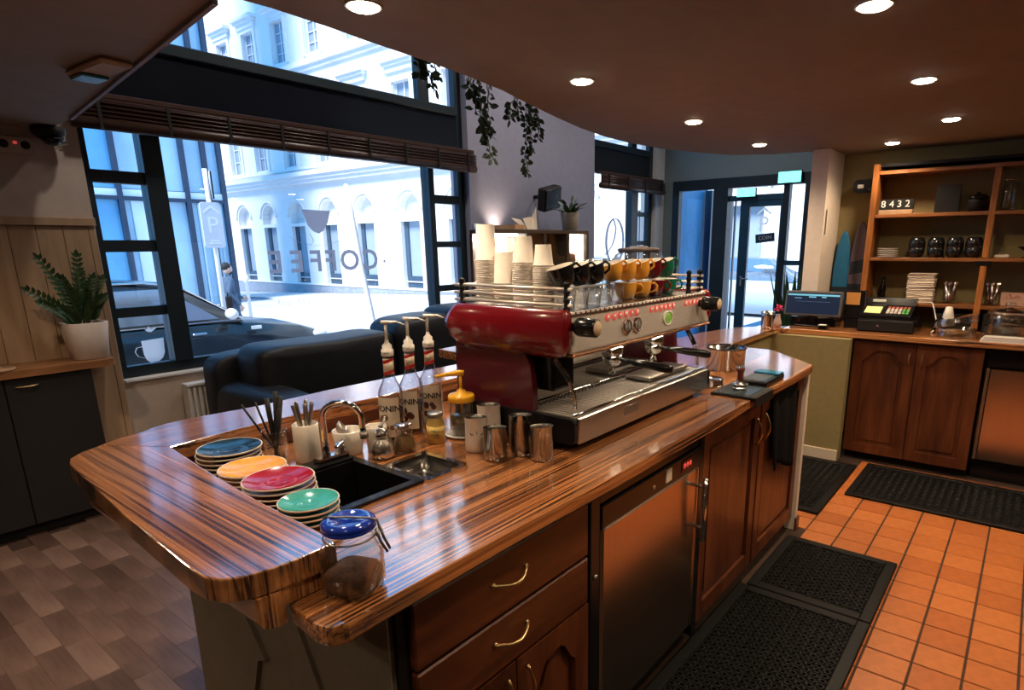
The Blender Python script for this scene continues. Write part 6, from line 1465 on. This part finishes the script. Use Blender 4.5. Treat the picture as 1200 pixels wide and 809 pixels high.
part('string_course', MB().box(FX - .30, FX - .001, YA, YB, 9.66, 9.88).box(FX - .16, FX - .001, YA, YB, 9.50, 9.659), stone, ab)
for c in cols:
    for (z0, z1, hz) in ((5.45, 8.05, 8.78), (10.2, 12.0, 12.55)):
        wn = part('window', MB().box(FX + .22, FX + .24, c - .55, c + .55, z0, z1), blindp, ab)
        fm3 = MB().box(FX + .16, FX + .21, c - .04, c + .04, z0, z1).box(FX + .16, FX + .21, c - .55, c - .47, z0, z1).box(FX + .16, FX + .21, c + .47, c + .55, z0, z1)
        for q in range(1, 4): zz = z0 + (z1 - z0) * q / 4; fm3.box(FX + .17, FX + .209, c - .55, c + .55, zz - .025, zz + .025)
        part('sash_frame', fm3, sash, wn)
        part('surround', MB().box(FX - .07, FX - .001, c - .78, c - .57, z0 - .1, z1 + .22).box(FX - .07, FX - .001, c + .57, c + .78, z0 - .1, z1 + .22).box(FX - .07, FX - .001, c - .569, c + .569, z1 + .02, z1 + .22), stone, wn)
        part('hood', MB().box(FX - .36, FX - .001, c - 1.02, c + 1.02, hz, hz + .14).box(FX - .25, FX - .001, c - .92, c + .92, hz - .12, hz - .001).box(FX - .14, FX - .001, c - .84, c + .84, hz - .34, hz - .121), stone, wn)
# glass building, left across the street
gb = thing('glass_building', 'pale blue glass office building with dark mullions on the left across the street', 'building', (4, 28, -1))
bg1 = M('blue_glass_panel', (.30, .50, .66), .35, var=.16, scale=.5); bg2 = M('deep_blue_glass_panel', (.10, .34, .58), .3, var=.12, scale=.6); bgm = M('dark_mullion', (.012, .035, .075), .5, var=.1); bsp = M('pale_spandrel', (.55, .70, .82), .5, var=.05)
BY = 28.0; mx = [13.26, 12.62, 11.78, 9.35, 6.9, 4.45, 2.0, -.45, -2.9, -6.0]
part('core', MB().box(-6, 13.2, BY + .35, BY + 5, -1.2, 22), bg2, gb)
for i in range(len(mx) - 1):
    for (z0, z1, m) in ((-1.2, 3.32, bg1 if i != 3 else bg2), (3.75, 7.4, bg1 if i % 4 != 3 else bg2), (7.8, 11.5, bg1), (11.9, 15.5, bg1), (15.9, 22, bg1)):
        part('glass_panel', MB().box(mx[i + 1] + .05, mx[i] - .05, BY + .2, BY + .25, z0, z1), m, gb)
    if i in (0, 1, 2, 3, 4):
        pc = MB().box(mx[i + 1] + .35, mx[i + 1] + min(1.0, (mx[i] - mx[i + 1]) * .5), BY + .15, BY + .199, -1.2, 3.3); part('column_behind', pc, bsp, gb)
for x in mx: part('mullion', MB().box(x - .085, x + .085, BY, BY + .34, -1.3, 22), bgm, gb)
for z in (3.32, 7.4, 11.5, 15.5):
    part('spandrel', MB().box(-6, 13.2, BY + .10, BY + .34, z + .14, z + .40), bsp, gb); part('transom', MB().box(-6, 13.2, BY + .02, BY + .34, z, z + .14), bgm, gb)
# black saloon car at the kerb
car_p = M('black_car_paint', (.006, .012, .018), .22, var=.05, coat=.35, spec=.35); car_g = M('car_window_glass', (.30, .38, .46), .06, .75, var=0)
CX, CY0, CY1, CZ = .45, 7.8, 9.55, -.31
cr = thing('car', 'black saloon car parked along the street outside the large window', 'car', (CX + 2.3, 8.7, CZ))
def sect(x, zb, zt, inset, bulge=.0, y0=CY0, y1=CY1):
    w0, w1 = y0 + .06, y1 - .06
    return [(x, w0 + .03, zb), (x, y0 + inset * .2, zb + .10), (x, y0 + inset * .2 - .0, zb + (zt - zb) * .62), (x, y0 + inset + .02, zt - .03), (x, y0 + inset + .14, zt), (x, (y0 + y1) / 2, zt + bulge), (x, y1 - inset - .14, zt), (x, y1 - inset - .02, zt - .03), (x, y1 - inset * .2, zb + (zt - zb) * .62), (x, y1 - inset * .2, zb + .10), (x, w1 - .03, zb)]
st = [(CX - .05, .25, .62, .16), (CX + .0, .20, .82, .10), (CX + .25, .16, .94, .06), (CX + .9, .15, .96, .05), (CX + 2.0, .15, .94, .05), (CX + 3.05, .15, .93, .05), (CX + 3.5, .16, .88, .07), (CX + 4.1, .17, .78, .10), (CX + 4.45, .20, .66, .18), (CX + 4.58, .25, .52, .34)]
part('body', MB().loft([sect(x, CZ + a, CZ + b_, c, .03) for x, a, b_, c in st]), car_p, cr)
gl = [(CX + .55, .93, .955, .16), (CX + 1.0, .93, 1.30, .24), (CX + 1.35, .93, 1.42, .27), (CX + 2.0, .93, 1.46, .28), (CX + 2.55, .93, 1.42, .28), (CX + 3.3, .90, .955, .16)]
def gsect(x, zb, zt, ins): return [(x, CY0 + .07, CZ + zb), (x, CY0 + ins, CZ + zt - .02), (x, CY0 + ins + .10, CZ + zt), (x, CY1 - ins - .10, CZ + zt), (x, CY1 - ins, CZ + zt - .02), (x, CY1 - .07, CZ + zb)]
part('cabin', MB().loft([gsect(*q) for q in gl]), car_p, cr)
def side_win(xa, xb, xc, xd, z0, z1):
    yb = lambda z: CY0 + .07 + (.275 - .07) * (z - .93) / .50 - .012
    return MB().add([(CX + xa, yb(z0), CZ + z0), (CX + xb, yb(z0), CZ + z0), (CX + xc, yb(z1), CZ + z1), (CX + xd, yb(z1), CZ + z1)] + [(CX + xa, yb(z0) + .01, CZ + z0), (CX + xb, yb(z0) + .01, CZ + z0), (CX + xc, yb(z1) + .01, CZ + z1), (CX + xd, yb(z1) + .01, CZ + z1)], [(0, 1, 2, 3), (7, 6, 5, 4), (0, 4, 5, 1), (1, 5, 6, 2), (2, 6, 7, 3), (3, 7, 4, 0)])
part('side_window', side_win(.95, 1.78, 1.78, 1.28, .97, 1.35), car_g, cr); part('side_window', side_win(1.86, 3.0, 2.50, 1.86, .97, 1.35), car_g, cr)
part('windscreen', MB().add([(CX + 3.26, CY0 + .22, CZ + .985), (CX + 3.26, CY1 - .22, CZ + .985), (CX + 2.63, CY1 - .36, CZ + 1.395), (CX + 2.63, CY0 + .36, CZ + 1.395), (CX + 3.275, CY0 + .22, CZ + 1.0), (CX + 3.275, CY1 - .22, CZ + 1.0), (CX + 2.645, CY1 - .36, CZ + 1.41), (CX + 2.645, CY0 + .36, CZ + 1.41)], [(0, 1, 2, 3), (7, 6, 5, 4), (0, 4, 5, 1), (1, 5, 6, 2), (2, 6, 7, 3), (3, 7, 4, 0)]), car_g, cr)
part('roof_trim', MB().tube([(CX + 3.28, CY0 + .10, CZ + .95), (CX + 2.66, CY0 + .255, CZ + 1.37), (CX + 2.3, CY0 + .268, CZ + 1.425), (CX + 1.7, CY0 + .27, CZ + 1.43), (CX + 1.25, CY0 + .26, CZ + 1.38), (CX + .8, CY0 + .17, CZ + 1.15)], .012, 6), chrome, cr)
part('belt_trim', MB().box(CX + .6, CX + 3.2, CY0 + .035, CY0 + .05, CZ + .935, CZ + .95), chrome, cr)
part('wing_mirror', MB().ball((CX + 3.12, CY0 - .02, CZ + 1.02), (.07, .10, .07), 12, 8), sash, cr)
for (a, b_) in ((1.55, .80), (2.65, .80)): part('door_handle', MB().box(CX + a, CX + a + .16, CY0 - .008, CY0 + .02, CZ + b_, CZ + b_ + .025, .005), chrome, cr)
for x in (CX + .85, CX + 3.72):
    for y in (CY0 + .02, CY1 - .02):
        yy = y if y < 8.6 else y - .2
        wl = part('wheel', MB().lathe([(.18, 0), (.30, 0), (.325, .02), (.325, .18), (.30, .20), (.18, .20)], n=28, X=Matrix.Translation((x, yy + .2, CZ + .326)) @ Matrix.Rotation(math.pi / 2, 4, 'X')), black_matt, cr)
        part('hub', MB().lathe([(0, .205), (.05, .21), (.19, .19), (.20, .02), (0, .02)], n=20, X=Matrix.Translation((x, yy + .2, CZ + .326)) @ Matrix.Rotation(math.pi / 2, 4, 'X')), sash, wl)
part('headlamp', MB().ball((CX + 4.36, CY0 + .20, CZ + .62), (.16, .10, .06), 12, 8), sash, cr)
part('marker', MB().box(CX + 3.36, CX + 3.48, CY0 - .004, CY0 + .03, CZ + .80, CZ + .84), sash, cr)
# parking signs and poles
sw = M('pale_sign_face', (.62, .64, .68), .5, var=.02); sl_ = M('light_sign_print', (.80, .81, .83), .5, var=0)
sg_ = thing('parking_sign', 'pale rounded parking sign on white pole beyond the parked car', 'sign', (4.72, 10.5, gz(10.5)))
part('pole', MB().cyl((4.72, 10.53, gz(10.5)), (4.72, 10.53, 2.70), .035, 10), sash, sg_)
bd = part('sign_plate', MB().prism(rrect(4.545, 4.865, 1.50, 2.20, .05, 4), 10.47, 10.49, X=XZ(0)), sw, sg_)
m = MB(); lettering(m, 'P', .36, (4.705, 10.4685, 1.84), (1, 0, 0), (0, 0, 1), .0006); m.prism([(4.58, 2.02), (4.705, 2.11), (4.83, 2.02), (4.83, 2.055), (4.705, 2.15), (4.58, 2.055)], 10.467, 10.4695, X=XZ(0)).box(4.62, 4.80, 10.467, 10.4695, 1.56, 1.585).box(4.64, 4.78, 10.467, 10.4695, 1.60, 1.62)
part('lettering', m, sl_, bd)
part('round_plate', MB().lathe([(0, 0), (.21, 0), (.21, .012), (0, .012)], n=28, X=Matrix.Translation((4.76, 10.48, 2.46)) @ Matrix.Rotation(math.radians(62), 4, 'Z') @ Matrix.Rotation(math.pi / 2, 4, 'X')), sw, sg_)
part('clamp', MB().box(4.745, 4.775, 10.44, 10.47, 2.25, 2.66), black_m, sg_)
pp = thing('street_pole', 'slim white leaning pole with bent top outside the large window', 'pole', (4.55, 6.35, -.14))
part('pole', MB().tube([(4.72, 6.45, -.14), (4.66, 6.45, .6), (4.56, 6.45, 1.25), (4.51, 6.45, 1.7), (4.44, 6.45, 2.2)], [.035, .032, .028, .026, .024], 8), M('white_bark', (.72, .73, .74), .8, var=.15, scale=12), pp)
for k, (x, y) in enumerate(((7.8, 17.0), (8.7, 17.8))):
    b_ = thing('bollard', ('taller pale bollard beyond the car bonnet', 'thin pale bollard beyond the car bonnet')[k], 'bollard', (x, y, gz(y))); part('post', MB().lathe([(.09 - .04 * k, 0), (.08 - .04 * k, 1.1), (.11 - .04 * k, 1.12), (.1 - .04 * k, 1.3), (.0, 1.34)], (x, y, gz(y)), 12), sash, b_)
# pedestrian
pc_ = M('dark_coat_cloth', (.06, .10, .16), .85, var=.15, scale=8); sk = M('skin', (.55, .36, .28), .6, var=.04); hr = M('dark_hair', (.02, .018, .018), .7, var=.2)
px, py = 5.95, 13.0; pz = gz(13.0)
pd = thing('person', 'bearded person in dark coat with shoulder bag walking past the parked car', 'person', (px, py, pz))
def skin_body(par, name, pts, edges, rad, mat, sub=1):
    me = bpy.data.meshes.new(name); inv = W[par].inverted(); me.from_pydata([tuple(inv @ Vector(p)) for p in pts], edges, [])
    o = bpy.data.objects.new(name, me); COL.objects.link(o); o.parent = par; W[o] = W[par]
    sm = o.modifiers.new('skin', 'SKIN'); 
    for i, r in enumerate(rad): me.skin_vertices[0].data[i].radius = (r, r) if not isinstance(r, tuple) else r
    me.skin_vertices[0].data[0].use_root = True
    sm.use_smooth_shade = True
    s2 = o.modifiers.new('sub', 'SUBSURF'); s2.levels = sub; s2.render_levels = sub
    me.materials.append(mat); return o
S = 1.62 / 1.75
def B(x, y, z): return (px + x * S, py + y * S, pz + z * S)
pts = [B(0, 0, .92), B(0, 0, 1.12), B(.02, 0, 1.36), B(.03, 0, 1.47), B(.05, 0, 1.54),
       B(.02, -.19, 1.40), B(-.10, -.24, 1.14), B(.06, -.26, .93), B(.12, -.26, .86),
       B(.02, .19, 1.40), B(.16, .23, 1.14), B(.34, .20, 1.00), B(.41, .19, .97),
       B(.0, -.10, .88), B(.16, -.10, .50), B(.28, -.10, .10), B(.42, -.10, .05),
       B(.0, .10, .88), B(-.06, .10, .50), B(-.30, .10, .14), B(-.18, .10, .05)]
eds = [(0, 1), (1, 2), (2, 3), (3, 4), (2, 5), (5, 6), (6, 7), (7, 8), (2, 9), (9, 10), (10, 11), (11, 12), (0, 13), (13, 14), (14, 15), (15, 16), (0, 17), (17, 18), (18, 19), (19, 20)]
rad = [.16, .15, .16, .065, .06, .075, .055, .042, .04, .075, .055, .042, .04, .095, .068, .048, .04, .095, .068, .048, .04]
skin_body(pd, 'body', pts, eds, [r * S for r in rad], pc_)
def fingers(base, d, par):
    base = Vector(base); d = Vector(d).normalized(); sd = d.cross(Vector((0, 1, 0))).normalized()
    m = MB().ball(tuple(base), (.035, .022, .04), 10, 6)
    for k in range(4):
        b_ = base + sd * (k - 1.5) * .016 + d * .025; L = (.065, .075, .07, .055)[k]; m.tube([b_, b_ + d * L * .5, b_ + d * L * .9 + Vector((0, .012, -.01))], [.0085, .008, .006], 6)
    m.tube([base + sd * .03, base + sd * .05 + d * .03, base + sd * .052 + d * .055], [.010, .009, .007], 6)
    part('hand', m, sk, par)
fingers(B(.43, .19, .96), (1, 0, -.15), pd); fingers(B(.13, -.26, .82), (.1, 0, -1), pd)
hd = part('head', MB().ball(B(.055, 0, 1.635), (.098 * S, .078 * S, .122 * S), 18, 12).ball(B(.150, 0, 1.625), (.020 * S, .013 * S, .018 * S), 8, 6).ball(B(.04, -.078, 1.63), (.018, .008, .028), 8, 6).ball(B(.04, .078, 1.63), (.018, .008, .028), 8, 6), sk, pd)
part('hair', MB().ball(B(.025, 0, 1.685), (.105 * S, .088 * S, .095 * S), 16, 10), hr, hd); part('beard', MB().ball(B(.088, 0, 1.562), (.068 * S, .060 * S, .055 * S), 14, 8), hr, hd)
part('eye', MB().ball(B(.140, -.030, 1.65), .010, 8, 5).ball(B(.140, .030, 1.65), .010, 8, 5), ink, hd)
part('coat_skirt', MB().loft([[(B(.0 + r * math.cos(a * .3927), r2 * math.sin(a * .3927), z)) for a in range(16)] for r, r2, z in ((.20, .22, .66), (.19, .20, .95), (.165, .175, 1.12))]), pc_, pd)
part('bag', MB().box(B(-.22, 0, 0)[0], B(-.08, 0, 0)[0], py - .34 * S, py - .20 * S, pz + .80 * S, pz + 1.06 * S, .02), black_matt, pd); part('bag_strap', MB().tube([B(-.15, -.26, 1.06), B(-.03, -.20, 1.42), B(.0, .0, 1.50)], .012, 6), black_matt, pd)
# cars seen through the entrance
cp = M('pale_blue_car_paint', (.40, .52, .60), .3, var=.05, coat=.3)
for (cx, cy, lb) in ((14.5, 5.15, 'pale blue car parked far outside the entrance, nearer one'), (14.6, 9.9, 'pale blue car parked far outside the entrance, beside the post')):
    t = thing('parked_car', lb, 'car', (cx, cy, -.25)); z = -.25
    part('body', MB().loft([[(cx - .85 + .05 * k, cy + yy, z + zb), (cx - .88, cy + yy, z + .5), (cx - .85, cy + yy, z + zt), (cx + .85, cy + yy, z + zt), (cx + .88, cy + yy, z + .5), (cx + .85, cy + yy, z + zb)] for k, (yy, zb, zt) in enumerate(((-1.9, .3, .62), (-1.75, .2, .80), (-.6, .18, .92), (.9, .18, .93), (1.75, .2, .86), (1.9, .3, .6)))]), cp, t)
    part('cabin', MB().loft([[(cx - w_, cy + yy, z + .90), (cx - w_ + .14, cy + yy, z + zt), (cx + w_ - .14, cy + yy, z + zt), (cx + w_, cy + yy, z + .90)] for yy, zt, w_ in ((-1.0, .95, .78), (-.4, 1.40, .78), (.8, 1.42, .78), (1.5, .95, .78))]), car_g, t)
    for sx in (-.88, .68):
        for sy in (-1.2, 1.15): part('wheel', MB().lathe([(0, 0), (.31, 0), (.31, .2), (0, .2)], n=18, X=Matrix.Translation((cx + sx, cy + sy, z + .311)) @ Matrix.Rotation(math.pi / 2, 4, 'Y')), black_matt, t)
